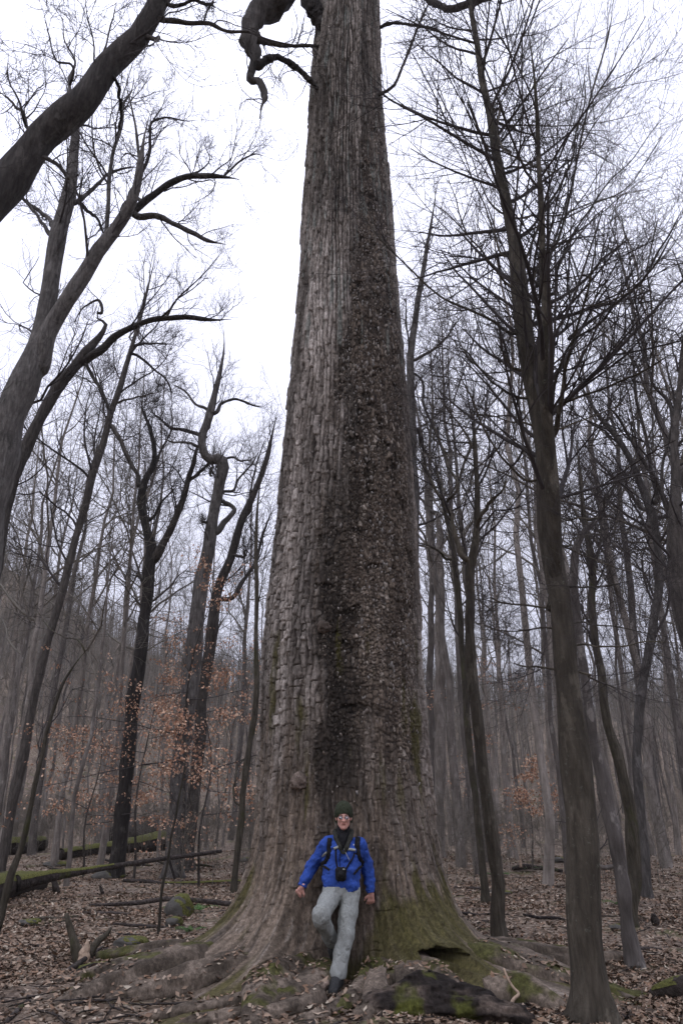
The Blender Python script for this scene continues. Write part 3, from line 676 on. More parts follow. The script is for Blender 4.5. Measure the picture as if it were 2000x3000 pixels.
hero('hooked_tree', 'slim dark tree with a hooked broken top and one long level branch', 20.0,
     [(-75, 1800, 40), (-30, 1400, 34), (8, 1180, 30), (42, 1060, 30), (92, 955, 28), (140, 880, 26), (185, 830, 24), (215, 790, 20), (238, 760, 18), (243, 740, 16), (228, 735, 14), (232, 690, 8)],
     [[(185, 832, 20), (225, 808, 18), (265, 772, 16), (310, 748, 14), (350, 735, 13), (395, 731, 12), (445, 730, 11), (490, 735, 9), (532, 733, 7)],
      z1([(460, 1440, 14), (450, 1380, 12), (400, 1400, 8), (330, 1500, 4)]), z1([(770, 1450, 12), (800, 1390, 9), (870, 1320, 7), (960, 1230, 5), (1020, 1150, 3)]),
      z3([(420, 150, 16), (470, 230, 12), (500, 300, 8), (505, 350, 5)])], kids=(15, 7, 6), start=.35, ln=(2.4, .5, .45), seed=3)
hero('slender_tree', 'thin straight tree rising at a lean in front of the left hillside, forking high', 24.0,
     [(20, 1900, 24), (60, 1700, 21), (100, 1520, 19), (135, 1390, 18), (165, 1270, 18), (195, 1164, 18), (220, 1069, 17), (250, 974, 15), (270, 909, 14), (292, 830, 12), (307, 780, 10), (330, 700, 8), (345, 640, 6), (365, 560, 4)],
     [z3([(505, 390, 16), (545, 440, 15), (580, 500, 13), (610, 570, 12), (655, 640, 12)]), z3([(620, 20, 14), (700, 10, 10), (790, 15, 6)]), z3([(620, 60, 14), (700, 120, 10), (780, 200, 8), (790, 300, 5)]),
      z3([(530, 290, 12), (620, 260, 8), (740, 230, 5)]), z3([(510, 340, 12), (480, 250, 9), (440, 120, 5)])], rtw=.006, kids=(20, 8, 6), start=.35, ln=(3.6, .5, .45), seed=4)
hero('wide_fork_tree', 'dark tree splitting low into two spreading crooked stems, below the twisted tree', 26.0,
     [(278, 1900, 32), (300, 1680, 30), (322, 1500, 29), (338, 1400, 28), (345, 1290, 28), (348, 1270, 26), (336, 1210, 20), (326, 1140, 19), (334, 1105, 16), (352, 1068, 13), (355, 1040, 12), (345, 985, 10), (328, 940, 8), (322, 880, 5)],
     [z3([(700, 1000, 48), (740, 950, 40), (780, 870, 34), (810, 810, 32), (840, 720, 30), (865, 640, 26), (890, 560, 22), (905, 490, 16), (930, 440, 12)]),
      z3([(650, 660, 26), (630, 610, 20), (590, 540, 17), (550, 450, 15), (515, 400, 12), (490, 300, 8)]), z3([(870, 640, 18), (920, 600, 14), (960, 560, 12), (990, 530, 8)]),
      z3([(700, 590, 16), (740, 500, 11), (790, 400, 8), (780, 280, 5)]), z3([(690, 820, 14), (740, 740, 10), (820, 660, 6)]), z3([(660, 1120, 14), (650, 1090, 9), (600, 1070, 4)])],
     kids=(16, 7, 6), start=.45, ln=(2.6, .5, .45), seed=5)
hero('twisted_tree', 'grey tree with a sharp S-shaped kink in its trunk and a looping branch', 24.0,
     [(395, 1980, 44), (415, 1760, 40), (440, 1550, 38), (452, 1440, 36), (475, 1290, 32), (490, 1180, 28), (503, 1110, 27), (511, 1064, 27), (503, 1052, 25), (488, 1057, 22), (472, 1050, 20), (465, 1035, 19), (465, 1005, 19), (478, 970, 18), (486, 940, 17), (495, 900, 14), (505, 860, 11), (515, 790, 8), (512, 740, 5)],
     [z3([(995, 880, 30), (1030, 830, 28), (1060, 800, 26), (1080, 775, 22), (1050, 745, 20), (1010, 730, 18), (1005, 710, 16), (1030, 692, 15), (1068, 688, 13), (1090, 640, 11), (1160, 560, 8), (1200, 480, 5)]),
      z3([(940, 440, 22), (890, 420, 18), (840, 405, 17), (790, 400, 14), (740, 360, 10), (680, 310, 8)]), z3([(920, 490, 16), (860, 465, 12), (800, 465, 9), (740, 440, 5)]),
      z3([(980, 330, 20), (1020, 285, 15), (1080, 265, 12), (1150, 290, 9), (1220, 310, 6)]), z3([(960, 320, 16), (900, 290, 12), (850, 230, 9), (780, 190, 6)]), z3([(1035, 540, 12), (1100, 545, 9), (1160, 550, 6)]),
      z3([(960, 830, 14), (935, 830, 10), (925, 815, 5)]), z3([(975, 560, 10), (965, 610, 10), (985, 622, 7)])], mat='grey_bark', kids=(16, 7, 6), start=.5, ln=(2.2, .5, .45), seed=6)
hero('slanting_tree', 'dark slanting tree between the twisted tree and the giant, with a short square stub', 27.0,
     [(440, 1900, 30), (462, 1650, 27), (480, 1510, 25), (500, 1364, 23), (530, 1279, 20), (555, 1199, 18), (580, 1144, 15), (610, 1064, 12), (625, 1000, 9), (640, 930, 6)],
     [z3([(1060, 995, 14), (1120, 990, 12), (1122, 950, 7)]), z3([(1060, 1180, 22), (1110, 1110, 20), (1160, 1040, 17), (1190, 960, 14), (1215, 860, 10), (1260, 760, 6)]),
      z3([(1130, 800, 14), (1150, 690, 10), (1180, 560, 7), (1230, 420, 4)])], kids=(16, 7, 6), start=.35, ln=(2.4, .5, .45), seed=7)
hero('pole_tree', 'thin dark mossy pole of a tree close against the giant trunk', 19.0,
     [(540, 2002, 16), (548, 1930, 15), (562, 1800, 14), (575, 1700, 13), (590, 1600, 12), (587, 1500, 11), (590, 1380, 10), (588, 1260, 8), (590, 1180, 6), (605, 1060, 4)],
     [z5([(1090, 560, 9), (1085, 420, 8), (1090, 385, 7), (1140, 340, 5)])], mat='mossy_bark', kids=(7, 4, 3), start=.6, ln=(1.6, .5, .45), seed=8, sides=10)

# R1: the dark near tree at the right with its dead side branches
r1_l = [z4([(925, 1222, 9), (850, 1216, 9), (760, 1205, 9), (700, 1185, 8), (650, 1168, 4)]), z4([(940, 1318, 9), (870, 1325, 7), (800, 1330, 6), (720, 1328, 5), (640, 1322, 3)]),
        z4([(965, 1502, 10), (900, 1496, 9), (830, 1490, 8), (770, 1475, 6)]), z4([(1090, 1520, 11), (1140, 1545, 9), (1200, 1570, 7), (1270, 1600, 4)]),
        z4([(1035, 1136, 10), (1100, 1132, 8), (1200, 1125, 7), (1300, 1106, 5)]), z4([(1060, 1300, 9), (1150, 1300, 7), (1280, 1315, 6), (1400, 1340, 5), (1560, 1370, 3)]),
        z4([(1075, 1400, 9), (1180, 1400, 8), (1290, 1402, 7), (1400, 1380, 6), (1568, 1385, 4)]), z4([(1000, 805, 10), (1090, 812, 9), (1175, 815, 9), (1190, 800, 6)]),
        z4([(1000, 935, 10), (1060, 910, 8), (1150, 885, 7), (1300, 880, 6), (1390, 860, 4)]), z4([(1000, 940, 9), (1120, 985, 8), (1250, 1035, 7), (1400, 1075, 5), (1540, 1120, 3)]),
        z4([(945, 305, 14), (1060, 265, 12), (1180, 225, 11), (1320, 165, 10), (1450, 95, 8), (1568, 20, 6)]), z4([(960, 410, 9), (1080, 370, 7), (1220, 320, 6), (1400, 240, 4), (1560, 180, 3)]),
        z4([(830, 260, 12), (740, 220, 10), (680, 180, 9), (610, 90, 8), (560, 40, 6), (480, 20, 4)]), z4([(870, 640, 12), (790, 590, 11), (720, 510, 10), (640, 370, 9), (600, 270, 8), (550, 170, 6), (480, 60, 4)]),
        z4([(850, 380, 9), (780, 370, 7), (680, 340, 6), (560, 335, 4), (420, 305, 3)]), z4([(800, 130, 14), (760, 80, 11), (720, 20, 9), (700, -10, 7)]),
        z2([(800, 1540, 14), (700, 1480, 12), (580, 1420, 11), (470, 1370, 10), (370, 1290, 9), (270, 1190, 8), (150, 1060, 7), (100, 980, 5), (80, 900, 3)]),
        z2([(780, 1320, 12), (700, 1230, 9), (640, 1150, 8), (560, 1060, 6), (480, 980, 5), (350, 890, 3)]), z2([(770, 1180, 10), (700, 1060, 8), (660, 950, 7), (600, 820, 6), (540, 650, 5), (500, 560, 4), (420, 510, 4), (320, 455, 3), (260, 340, 3)]),
        z2([(745, 980, 10), (690, 940, 8), (640, 850, 6), (580, 680, 5), (490, 560, 4), (470, 460, 3), (380, 270, 2)]), z2([(690, 690, 10), (640, 620, 8), (560, 480, 6), (500, 370, 5), (430, 260, 4), (350, 150, 3)]),
        z2([(870, 1290, 15), (900, 1230, 14), (960, 1170, 13), (1010, 1050, 12), (1060, 850, 11), (1080, 740, 10), (1120, 540, 9), (1160, 380, 8), (1200, 240, 7), (1260, 0, 5)]),
        z2([(820, 1200, 13), (870, 1110, 11), (930, 980, 10), (1000, 860, 9), (1050, 760, 8), (1080, 600, 7), (1115, 480, 6), (1105, 270, 4)]), z2([(870, 1420, 11), (960, 1410, 8), (1100, 1405, 7), (1210, 1390, 6), (1400, 1300, 4)]),
        z2([(780, 990, 10), (880, 990, 8), (1000, 990, 7), (1120, 940, 6), (1300, 890, 4), (1480, 850, 3)]), z2([(800, 1080, 10), (900, 1040, 8), (1010, 1010, 7), (1150, 940, 6), (1290, 880, 5), (1400, 740, 4), (1500, 560, 3)]),
        z2([(760, 770, 10), (800, 720, 9), (840, 640, 8), (845, 630, 3)]), z2([(760, 770, 10), (850, 770, 8), (950, 745, 6), (1020, 710, 3)]), z2([(740, 680, 9), (770, 710, 8), (850, 745, 6), (960, 790, 4), (1100, 770, 3)]),
        z2([(700, 510, 14), (712, 580, 12), (735, 670, 10), (780, 715, 7)]), z2([(690, 500, 10), (690, 425, 7)]), z2([(645, 340, 7), (720, 270, 5), (790, 150, 4), (850, 40, 3)]),
        z2([(700, 490, 8), (760, 400, 6), (820, 290, 5), (860, 160, 3)]), z2([(690, 560, 8), (800, 550, 6), (900, 515, 5), (1040, 460, 4), (1140, 440, 2)]), z2([(720, 570, 8), (850, 575, 6), (1000, 580, 5), (1200, 560, 4), (1500, 490, 2)])]
r1_l += [[(1268, 1390, 26), (1276, 1300, 31), (1273, 1200, 33), (1264, 1080, 32), (1258, 990, 30), (1254, 900, 27), (1250, 800, 24), (1252, 700, 20), (1246, 600, 17), (1242, 500, 15), (1237, 380, 12), (1230, 260, 9), (1224, 160, 7), (1214, 80, 5), (1200, 0, 3)],
     z4([(960, 450, 30), (1000, 300, 20), (1040, 100, 16), (1060, 0, 14), (1100, -130, 12), (1140, -280, 10), (1160, -400, 8), (1163, -590, 4)]), z4([(960, 300, 20), (990, 160, 14), (1060, 0, 11), (1180, -80, 11), (1280, -190, 10), (1400, -300, 9), (1510, -480, 8), (1568, -600, 6)]),
     z2([(950, 1350, 14), (990, 1220, 12), (1060, 1080, 10), (1150, 950, 8), (1230, 830, 6), (1330, 740, 5), (1420, 610, 4), (1560, 440, 3)])]
hero('dead_limbed_tree', 'dark straight tree with lichen specks and bare dead side branches right of the giant', 7.05,
     [(1372, 2372, 128), (1368, 2335, 104), (1362, 2270, 90), (1356, 2180, 84), (1345, 2060, 79), (1335, 1900, 72), (1322, 1750, 66), (1308, 1618, 60), (1296, 1520, 58), (1288, 1440, 55), (1270, 1320, 52), (1258, 1200, 50), (1249, 1084, 49), (1238, 980, 48), (1224, 880, 46), (1206, 780, 42), (1196, 700, 38), (1184, 600, 33), (1172, 520, 29), (1158, 440, 26), (1142, 360, 22), (1127, 290, 19), (1110, 200, 16), (1096, 110, 13), (1084, 30, 11), (1070, -80, 8), (1062, -180, 5)],
     r1_l, mat='lichen_bark', kids=(44, 7, 6), lk=13, tw_t1=.92, start=.3, ln=(2.4, .5, .42), ang=(40, 70), up=.05, wob=.055, seed=10, sides=22, dY=2.0, rtw=.0016, kink=.06)
hero('shaded_tree', 'dark upright tree half hidden behind the right edge of the giant trunk', 21.0,
     [(960, 1950, 28), (956, 1600, 27), (950, 1300, 26), (948, 1120, 25), (946, 1080, 26), (944, 950, 22), (942, 880, 19), (945, 800, 16), (955, 720, 14), (968, 640, 12), (982, 560, 9), (995, 480, 6), (1005, 400, 4)],
     [z4([(330, 90, 16), (400, 50, 13), (450, 10, 10), (560, -130, 7)]), z4([(330, 400, 16), (370, 480, 14), (420, 560, 10)]), z4([(340, 150, 12), (380, 300, 12), (440, 440, 9), (480, 560, 8), (520, 700, 8)]), z4([(340, 720, 12), (380, 670, 9), (450, 560, 6)])],
     mat='grey_bark', kids=(16, 6, 5), start=.4, ln=(2.8, .5, .45), seed=12)
hero('snag', 'pale bare snag with a hooked arm and broken top, behind the giant', 30.0,
     [(1009, 1900, 28), (1010, 1600, 24), (1009, 1484, 22), (1008, 1300, 19), (1007, 1200, 15), (1004, 1180, 13)],
     [z4([(448, 800, 22), (420, 785, 18), (390, 770, 16), (385, 740, 14), (388, 660, 11), (378, 590, 9), (360, 500, 6)])], mat='far_bark', broken=True, kids=(4, 3, 0), start=.7, seed=13)
hero('spotted_tree', 'slim tree marked with pale lichen spots, forking high, between giant and dark right tree', 11.4,
     [(1152, 2182, 37), (1147, 2130, 35), (1136, 2000, 31), (1124, 1880, 29), (1110, 1780, 27), (1100, 1690, 26), (1090, 1600, 24), (1080, 1490, 23), (1078, 1370, 22), (1080, 1310, 21), (1088, 1250, 18), (1094, 1200, 16), (1094, 1100, 13), (1090, 1034, 10), (1088, 960, 7), (1090, 880, 4)],
     [z4([(570, 1000, 30), (540, 930, 26), (510, 860, 23), (500, 800, 19), (470, 740, 16), (420, 660, 13), (380, 560, 10), (350, 440, 6)]), z4([(620, 860, 22), (640, 800, 18), (690, 730, 15), (740, 680, 10), (760, 600, 6)]),
      z4([(520, 700, 14), (490, 560, 12), (440, 420, 10), (410, 300, 7), (380, 200, 5)]), z4([(610, 480, 14), (570, 420, 10), (500, 330, 7), (430, 220, 4)])],
     mat='lichen_bark', kids=(16, 6, 5), start=.55, ln=(1.9, .5, .45), seed=14, rtw=.003)
hero('thin_tree', 'thin dark tree just left of the lichen-spotted slim tree', 17.0,
     [(1110, 2010, 17), (1085, 1800, 16), (1068, 1600, 15), (1060, 1484, 15), (1052, 1370, 14), (1044, 1290, 13), (1038, 1240, 11), (1020, 1170, 9), (1005, 1090, 6), (990, 1010, 4)],
     [z4([(500, 1000, 12), (440, 960, 9), (390, 935, 7), (345, 940, 4)])], mat='mossy_bark', kids=(12, 5, 3), start=.5, ln=(1.8, .5, .45), seed=15, rtw=.003)
hero('mossy_leaning_tree', 'dark mossy leaning tree behind the pale broken snag', 13.5,
     [(1449, 2125, 26), (1457, 2018, 30), (1452, 1918, 30), (1438, 1818, 27), (1416, 1733, 24), (1398, 1673, 20), (1380, 1560, 19), (1360, 1440, 18), (1358, 1330, 17), (1352, 1250, 15), (1340, 1180, 12), (1330, 1080, 8), (1318, 980, 5)],
     [z4([(1150, 1020, 18), (1180, 930, 13), (1190, 800, 10), (1220, 700, 7)]), z4([(1180, 815, 10), (1210, 720, 7), (1270, 620, 4)])], mat='mossy_bark', kids=(16, 7, 6), start=.5, ln=(2.0, .5, .45), seed=16, rtw=.003)
hero('broken_snag', 'pale dead barkless snag with a broken top and mossy foot', 9.7,
     [(1456, 2228, 46), (1446, 2170, 38), (1432, 2070, 34), (1420, 1980, 33), (1405, 1890, 31), (1385, 1790, 27), (1368, 1720, 24), (1354, 1640, 21), (1340, 1550, 20), (1326, 1440, 19), (1318, 1340, 19), (1328, 1250, 17), (1346, 1215, 15), (1364, 1200, 13), (1372, 1194, 6)],
     [z6([(1180, 840, 20), (1140, 770, 16), (1110, 640, 10), (1100, 500, 6)])], mat='far_bark', broken=True, kids=(3, 3, 0), start=.5, ln=(.8, .5, .5), seed=17)
hero('far_right_tree', 'straight dark tree to the right of the pale snag, branching into a wide vase', 17.0,
     [(1486, 2060, 24), (1478, 1960, 22), (1466, 1820, 21), (1462, 1700, 20), (1478, 1560, 20), (1500, 1420, 20), (1512, 1300, 19), (1500, 1190, 17), (1485, 1150, 16), (1452, 1064, 14), (1412, 1000, 12), (1374, 955, 10), (1340, 900, 7), (1325, 840, 5)],
     [z4([(1430, 740, 28), (1420, 600, 22), (1400, 450, 18), (1360, 300, 15), (1340, 150, 12), (1330, 0, 8)]), z4([(1500, 800, 22), (1440, 650, 20), (1340, 480, 16), (1270, 350, 12), (1180, 260, 8)]), z4([(1390, 770, 18), (1300, 670, 14), (1220, 600, 11), (1130, 490, 8), (1070, 400, 5)])],
     mat='grey_bark', kids=(16, 6, 5), start=.4, ln=(3.0, .5, .45), seed=18)
hero('edge_tree', 'thick dark tree cut by the right border, branching in many upright stems', 14.0,
     [(1640, 1900, 50), (1600, 1560, 44), (1568, 1350, 40), (1556, 1270, 38), (1552, 1190, 32), (1550, 1100, 20), (1548, 1000, 17), (1560, 900, 14), (1575, 760, 12), (1590, 600, 8)],
     [z4([(1550, 820, 24), (1490, 760, 18), (1470, 600, 15), (1500, 450, 13), (1530, 300, 11), (1500, 150, 9), (1470, 0, 7)]), z4([(1530, 400, 18), (1500, 280, 15), (1430, 200, 12), (1400, 100, 9), (1340, -60, 7), (1300, -200, 4)]),
      z2([(1040, 1560, 18), (1140, 1480, 15), (1260, 1390, 13), (1370, 1300, 11), (1450, 1160, 10), (1520, 1050, 8), (1568, 950, 6)])],
     mat='near_bark', kids=(16, 6, 5), start=.4, ln=(2.4, .5, .45), seed=19)
hero('sapling', 'dark thin leaning sapling at the left border, above the fallen sticks', 9.0,
     [(-14, 2170, 20), (5, 2090, 18), (30, 2000, 17), (52, 1940, 14), (72, 1850, 11), (95, 1740, 9), (120, 1640, 8), (150, 1560, 7), (185, 1510, 6), (202, 1490, 4)],
     [z3([(385, 1410, 8), (300, 1360, 6), (230, 1320, 5), (150, 1200, 3)])], mat='mossy_bark', kids=(7, 4, 3), start=.55, ln=(.9, .5, .5), seed=20, sides=10, rtw=.003)
hero('sapling', 'very thin dark sapling standing in front of the mossy rock', 13.0,
     [z5([(735, 1060, 13)])[0], z5([(742, 960, 13)])[0], z5([(765, 860, 12)])[0], z5([(785, 720, 11)])[0], z5([(810, 600, 10)])[0], z5([(835, 470, 9)])[0], z5([(850, 380, 7)])[0], z5([(862, 280, 4)])[0]],
     [], mat='mossy_bark', kids=(10, 4, 3), start=.5, ln=(1.0, .5, .5), seed=21, sides=8, rtw=.003)

# ------------------------------------------------------------------ the bare forest behind
def forest_proto(seed, H, r0, first, nl, k2, k3, spread, up, far=False):
    g_ = np.random.default_rng(seed); n = 16 if not far else 8
    z = np.linspace(0, H, n); w = np.cumsum(g_.normal(size=(n, 2)) * (.018 * H / math.sqrt(n)), axis=0); w -= w[0]
    T = np.concatenate([w + np.outer(z / H, g_.normal(size=2) * .02 * H), z[:, None]], 1)[None]
    tap = np.interp(z / H, [0, .03, .5, .8, 1], [1.35, 1.05, .72, .34, .06]); R = (r0 * tap)[None]
    tv, tf = tubes(T, R, 9 if not far else 4)
    A = grow(T, R, nl, 9 if not far else 4, lambda L, t: spread * H * (1.2 - .75 * t), (25, 55), first, up, .13, .5, .012, .3, g_, .35)
    B = grow(*A, k2, 6 if not far else 3, lambda L, t: L * .48, (30, 60), .15, up * .8, .15, .6, .007, .35, g_, .3)
    parts = [tubes(*A, 6 if not far else 3), tubes(*B, 4 if not far else 3)]
    if k3:
        Cc = grow(*B, k3, 4 if not far else 3, lambda L, t: L * .5 + .15, (25, 60), .12, up * .6, .15, .7, .006 if not far else .012, .5, g_, .2); parts.append(tubes(*Cc, 3))
        if not far:
            parts.append(tubes(*grow(*Cc, 2, 3, lambda L, t: L * .5 + .12, (25, 55), .15, .05, .12, .8, .005, .6, g_), 3))
    return (tv, tf), merge(parts)

kinds = ['tall bare grey tree', 'slender bare pole tree', 'wide-limbed bare tree', 'young thin bare tree', 'sturdy bare twiggy tree', 'thin crooked bare tree']
spec = [(23, .135, .42, 12, 6, 4, .27, .10), (20, .085, .5, 10, 6, 3, .18, .16), (21, .14, .35, 11, 6, 4, .33, .03), (11, .05, .35, 10, 5, 3, .22, .14), (24, .165, .4, 13, 6, 4, .27, .1), (16, .075, .42, 9, 5, 4, .27, .05)]
protos = []
for k_, sp_ in enumerate(spec):
    (tv, tf), (cv, cf) = forest_proto(3000 + k_, *sp_)
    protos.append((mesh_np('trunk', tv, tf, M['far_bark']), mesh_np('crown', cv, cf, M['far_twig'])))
g = np.random.default_rng(77); spots = []
hero_xy = [(o.location.x, o.location.y) for o in COL.objects if o.get('category') == 'tree']
tries = 0
while len(spots) < 260 and tries < 30000:
    tries += 1
    az = math.radians(g.uniform(-33, 33)); d = math.sqrt(g.uniform(20 ** 2, 88 ** 2) if g.random() < .75 else g.uniform(20 ** 2, 45 ** 2)); x, y = d * math.sin(az), d * math.cos(az)
    if d < 30 and az < .09 and g.random() < .5: continue
    if abs(math.degrees(az)) < 4.2: continue
    if any((x - a) ** 2 + (y - b_) ** 2 < (1.5 + .016 * d) ** 2 for a, b_ in hero_xy) or any((x - s[0]) ** 2 + (y - s[1]) ** 2 < (1.1 + .014 * d) ** 2 for s in spots): continue
    if -14 < math.degrees(az) < 2 and d < 44: kk = int(g.choice([1, 3, 3, 5]))       # open sky left of the giant
    else: kk = int(g.choice(6, p=[.24, .2, .16, .12, .16, .12]))
    if -12 < math.degrees(az) < 0 and d < 34: kk = 3
    spots.append((x, y, kk, d, math.degrees(az)))
ORD = ['leftmost', 'second from left', 'third from left', 'fourth from left', 'fifth from left', 'sixth from left', 'seventh from left', 'eighth from left', 'ninth from left', 'tenth from left']
by_lab = {}
for x, y, kk, d, az in sorted(spots, key=lambda q_: q_[4]):
    zone = 'far left' if az < -15 else 'left of giant' if az < 0 else 'right of giant' if az < 15 else 'far right'
    band = 'before the hill' if d < 45 else ('at hill foot' if d < 66 else 'on lower slope')
    by_lab.setdefault((kinds[kk], band, zone), []).append((x, y, kk, d, az))
for (kn, band, zone), sp_ in by_lab.items():
  for n_, (x, y, kk, d, az) in enumerate(sp_):
    s = g.uniform(.8, 1.15) * (1 - .52 * float(sstep(38, 76, d))); own = f', {ORD[n_]} of those' if len(sp_) > 1 and len(sp_) <= 10 and d < 66 else (', the only such one' if len(sp_) == 1 else '')
    o = thing('forest_tree', f'{kn} {band}, {zone}{own}', 'tree', (x, y, float(terrain(x, y)) - .1), f'{kn}s {band}, {zone}')
    o.rotation_euler = (g.normal() * .03, g.normal() * .03, g.uniform(0, 6.28)); o.scale = (s * g.uniform(.8, 1.2),) * 2 + (s,)
    link('trunk', protos[kk][0], o); link('crown', protos[kk][1], o)

# the far wood on the hillside, one mass
farc = bpy.data.collections.new('far_tree_kinds')
for k_ in range(5):
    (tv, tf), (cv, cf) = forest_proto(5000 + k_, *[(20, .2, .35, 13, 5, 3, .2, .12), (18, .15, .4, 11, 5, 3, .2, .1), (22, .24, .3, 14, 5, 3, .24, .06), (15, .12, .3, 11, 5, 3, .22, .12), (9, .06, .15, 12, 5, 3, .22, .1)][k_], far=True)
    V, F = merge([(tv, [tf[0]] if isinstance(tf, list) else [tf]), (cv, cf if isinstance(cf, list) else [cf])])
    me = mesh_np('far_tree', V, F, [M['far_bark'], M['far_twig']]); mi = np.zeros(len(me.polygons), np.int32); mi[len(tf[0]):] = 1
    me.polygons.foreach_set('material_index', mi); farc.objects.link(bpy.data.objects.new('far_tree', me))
n = 6000; az = np.radians(g.uniform(-38, 38, n)); d = np.sqrt(g.uniform(74 ** 2, 210 ** 2, n)); fx, fy = d * np.sin(az), d * np.cos(az)
fm = bpy.data.meshes.new('far_forest'); fm.from_pydata(np.stack([fx, fy, terrain(fx, fy) - .3], -1).tolist(), [], [])
ff = link('far_forest', fm, kind='stuff')
ng = bpy.data.node_groups.new('far_forest', 'GeometryNodeTree')
ng.interface.new_socket('Geometry', in_out='INPUT', socket_type='NodeSocketGeometry'); ng.interface.new_socket('Geometry', in_out='OUTPUT', socket_type='NodeSocketGeometry')
gi, go = ng.nodes.new('NodeGroupInput'), ng.nodes.new('NodeGroupOutput'); ip = ng.nodes.new('GeometryNodeInstanceOnPoints'); ci = ng.nodes.new('GeometryNodeCollectionInfo')
ci.inputs['Collection'].default_value = farc; ci.inputs['Separate Children'].default_value = True; ci.inputs['Reset Children'].default_value = True
ip.inputs['Pick Instance'].default_value = True
rv = ng.nodes.new('FunctionNodeRandomValue'); rv.data_type = 'FLOAT_VECTOR'; rv.inputs[0].default_value = (-.04, -.04, 0); rv.inputs[1].default_value = (.04, .04, 6.28)
rs = ng.nodes.new('FunctionNodeRandomValue'); rs.data_type = 'FLOAT'; rs.inputs[2].default_value = .28; rs.inputs[3].default_value = .5
L = ng.links.new
L(gi.outputs[0], ip.inputs['Points']); L(ci.outputs[0], ip.inputs['Instance']); L(rv.outputs[0], ip.inputs['Rotation']); L(rs.outputs[1], ip.inputs['Scale']); L(ip.outputs[0], go.inputs[0])
md = ff.modifiers.new('wood', 'NODES'); md.node_group = ng

un = bpy.data.collections.new('undergrowth_kinds')
for k_ in range(3):
    (tv, tf), (cv, cf) = forest_proto(6000 + k_, 4.5, .022, .15, 12, 5, 2, .3, .12, far=True); V, F = merge([(tv, [tf[0]] if isinstance(tf, list) else [tf]), (cv, cf if isinstance(cf, list) else [cf])])
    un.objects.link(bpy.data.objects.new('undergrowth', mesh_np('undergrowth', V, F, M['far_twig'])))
n = 2600; az = np.radians(g.uniform(-34, 34, n)); d = np.sqrt(g.uniform(20 ** 2, 95 ** 2, n)); fx, fy = d * np.sin(az), d * np.cos(az); ok = fbm(fx * .06, fy * .06, o=2, seed=71) + .35 * sstep(30, 60, d) > .52; fx, fy = fx[ok], fy[ok]
fm = bpy.data.meshes.new('undergrowth'); fm.from_pydata(np.stack([fx, fy, terrain(fx, fy) - .05], -1).tolist(), [], []); uo = link('undergrowth', fm, kind='stuff')
ng2 = ng.copy(); [nd for nd in ng2.nodes if nd.bl_idname == 'GeometryNodeCollectionInfo'][0].inputs['Collection'].default_value = un
md = uo.modifiers.new('thicket', 'NODES'); md.node_group = ng2

# beech saplings that kept their copper leaves
leaf_m = [flat_mat('copper_leaf_%d' % i, c, var=.3, sc=5, bd=0) for i, c in enumerate([(.46, .27, .18), (.36, .195, .125), (.54, .37, .26)])]
def beech(u, v, H, label, tiers, seed, base=None):
    g_ = np.random.default_rng(seed); x0 = float(at(u, 1880, v)[0]); p0 = np.array([x0, v, float(terrain(x0, v))])
    o = thing('beech_sapling', label, 'tree', p0, 'copper-leaved beech saplings')
    n = 12; T = np.stack([p0 + np.array([.05 * H * math.sin(k * .6 + seed) * k / n, .03 * H * math.cos(k), H * k / (n - 1)]) for k in range(n)])[None]; R = np.linspace(.045, .008, n)[None] * H / 6
    A = grow(T, R, tiers, 8, lambda L, t: .48 * H * (1.1 - .6 * t), (70, 92), .3, .0, .06, .5, .006, .3, g_); B = grow(*A, 6, 5, lambda L, t: L * .5, (35, 60), .2, 0, .05, .6, .004, .4, g_)
    part('trunk', *tubes(T, R, 8), M['near_bark'], o); part('twigs', *merge([tubes(*A, 4), tubes(*B, 3)]), M['twig'], o, kind='stuff')
    src = B[0]; m = src.shape[0]; nl = m * 30; idx = g_.integers(0, m, nl); kk = g_.integers(1, 5, nl)
    c = src[idx, kk] + g_.normal(size=(nl, 3)) * np.array([.16, .16, .05]); s = g_.uniform(.055, .1, nl)[:, None]
    a = g_.normal(size=(nl, 3)); a[:, 2] -= .7; a /= np.linalg.norm(a, axis=1, keepdims=True); b_ = np.cross(a, g_.normal(size=(nl, 3))); b_ /= np.linalg.norm(b_, axis=1, keepdims=True)
    V = np.stack([c, c + a * s * .5 + b_ * s * .38, c + a * s, c + a * s * .5 - b_ * s * .38], 1).reshape(-1, 3)
    q = np.arange(nl * 4).reshape(-1, 4)
    f = part('foliage', V, [q], leaf_m, o, smooth=False, kind='stuff'); f.data.polygons.foreach_set('material_index', g_.integers(0, 3, nl).astype(np.int32))
beech(420, 23.5, 8.2, 'tallest copper-leaved beech sapling between the forked dark trees and the giant', 15, 1)
beech(318, 25.5, 6.2, 'copper-leaved beech sapling above the mossy log', 13, 2)
beech(205, 26.5, 5.2, 'low copper-leaved beech sapling at the far end of the left wood', 9, 3)
beech(465, 20.5, 4.6, 'copper-leaved beech sapling nearest to the left edge of the giant trunk', 11, 4)
beech(1215, 26, 3.2, 'small copper-leaved beech sapling in the wood behind the right trees', 7, 5)
beech(1085, 30, 8., 'thinly leaved beech sapling behind the lichen-spotted tree', 5, 6)

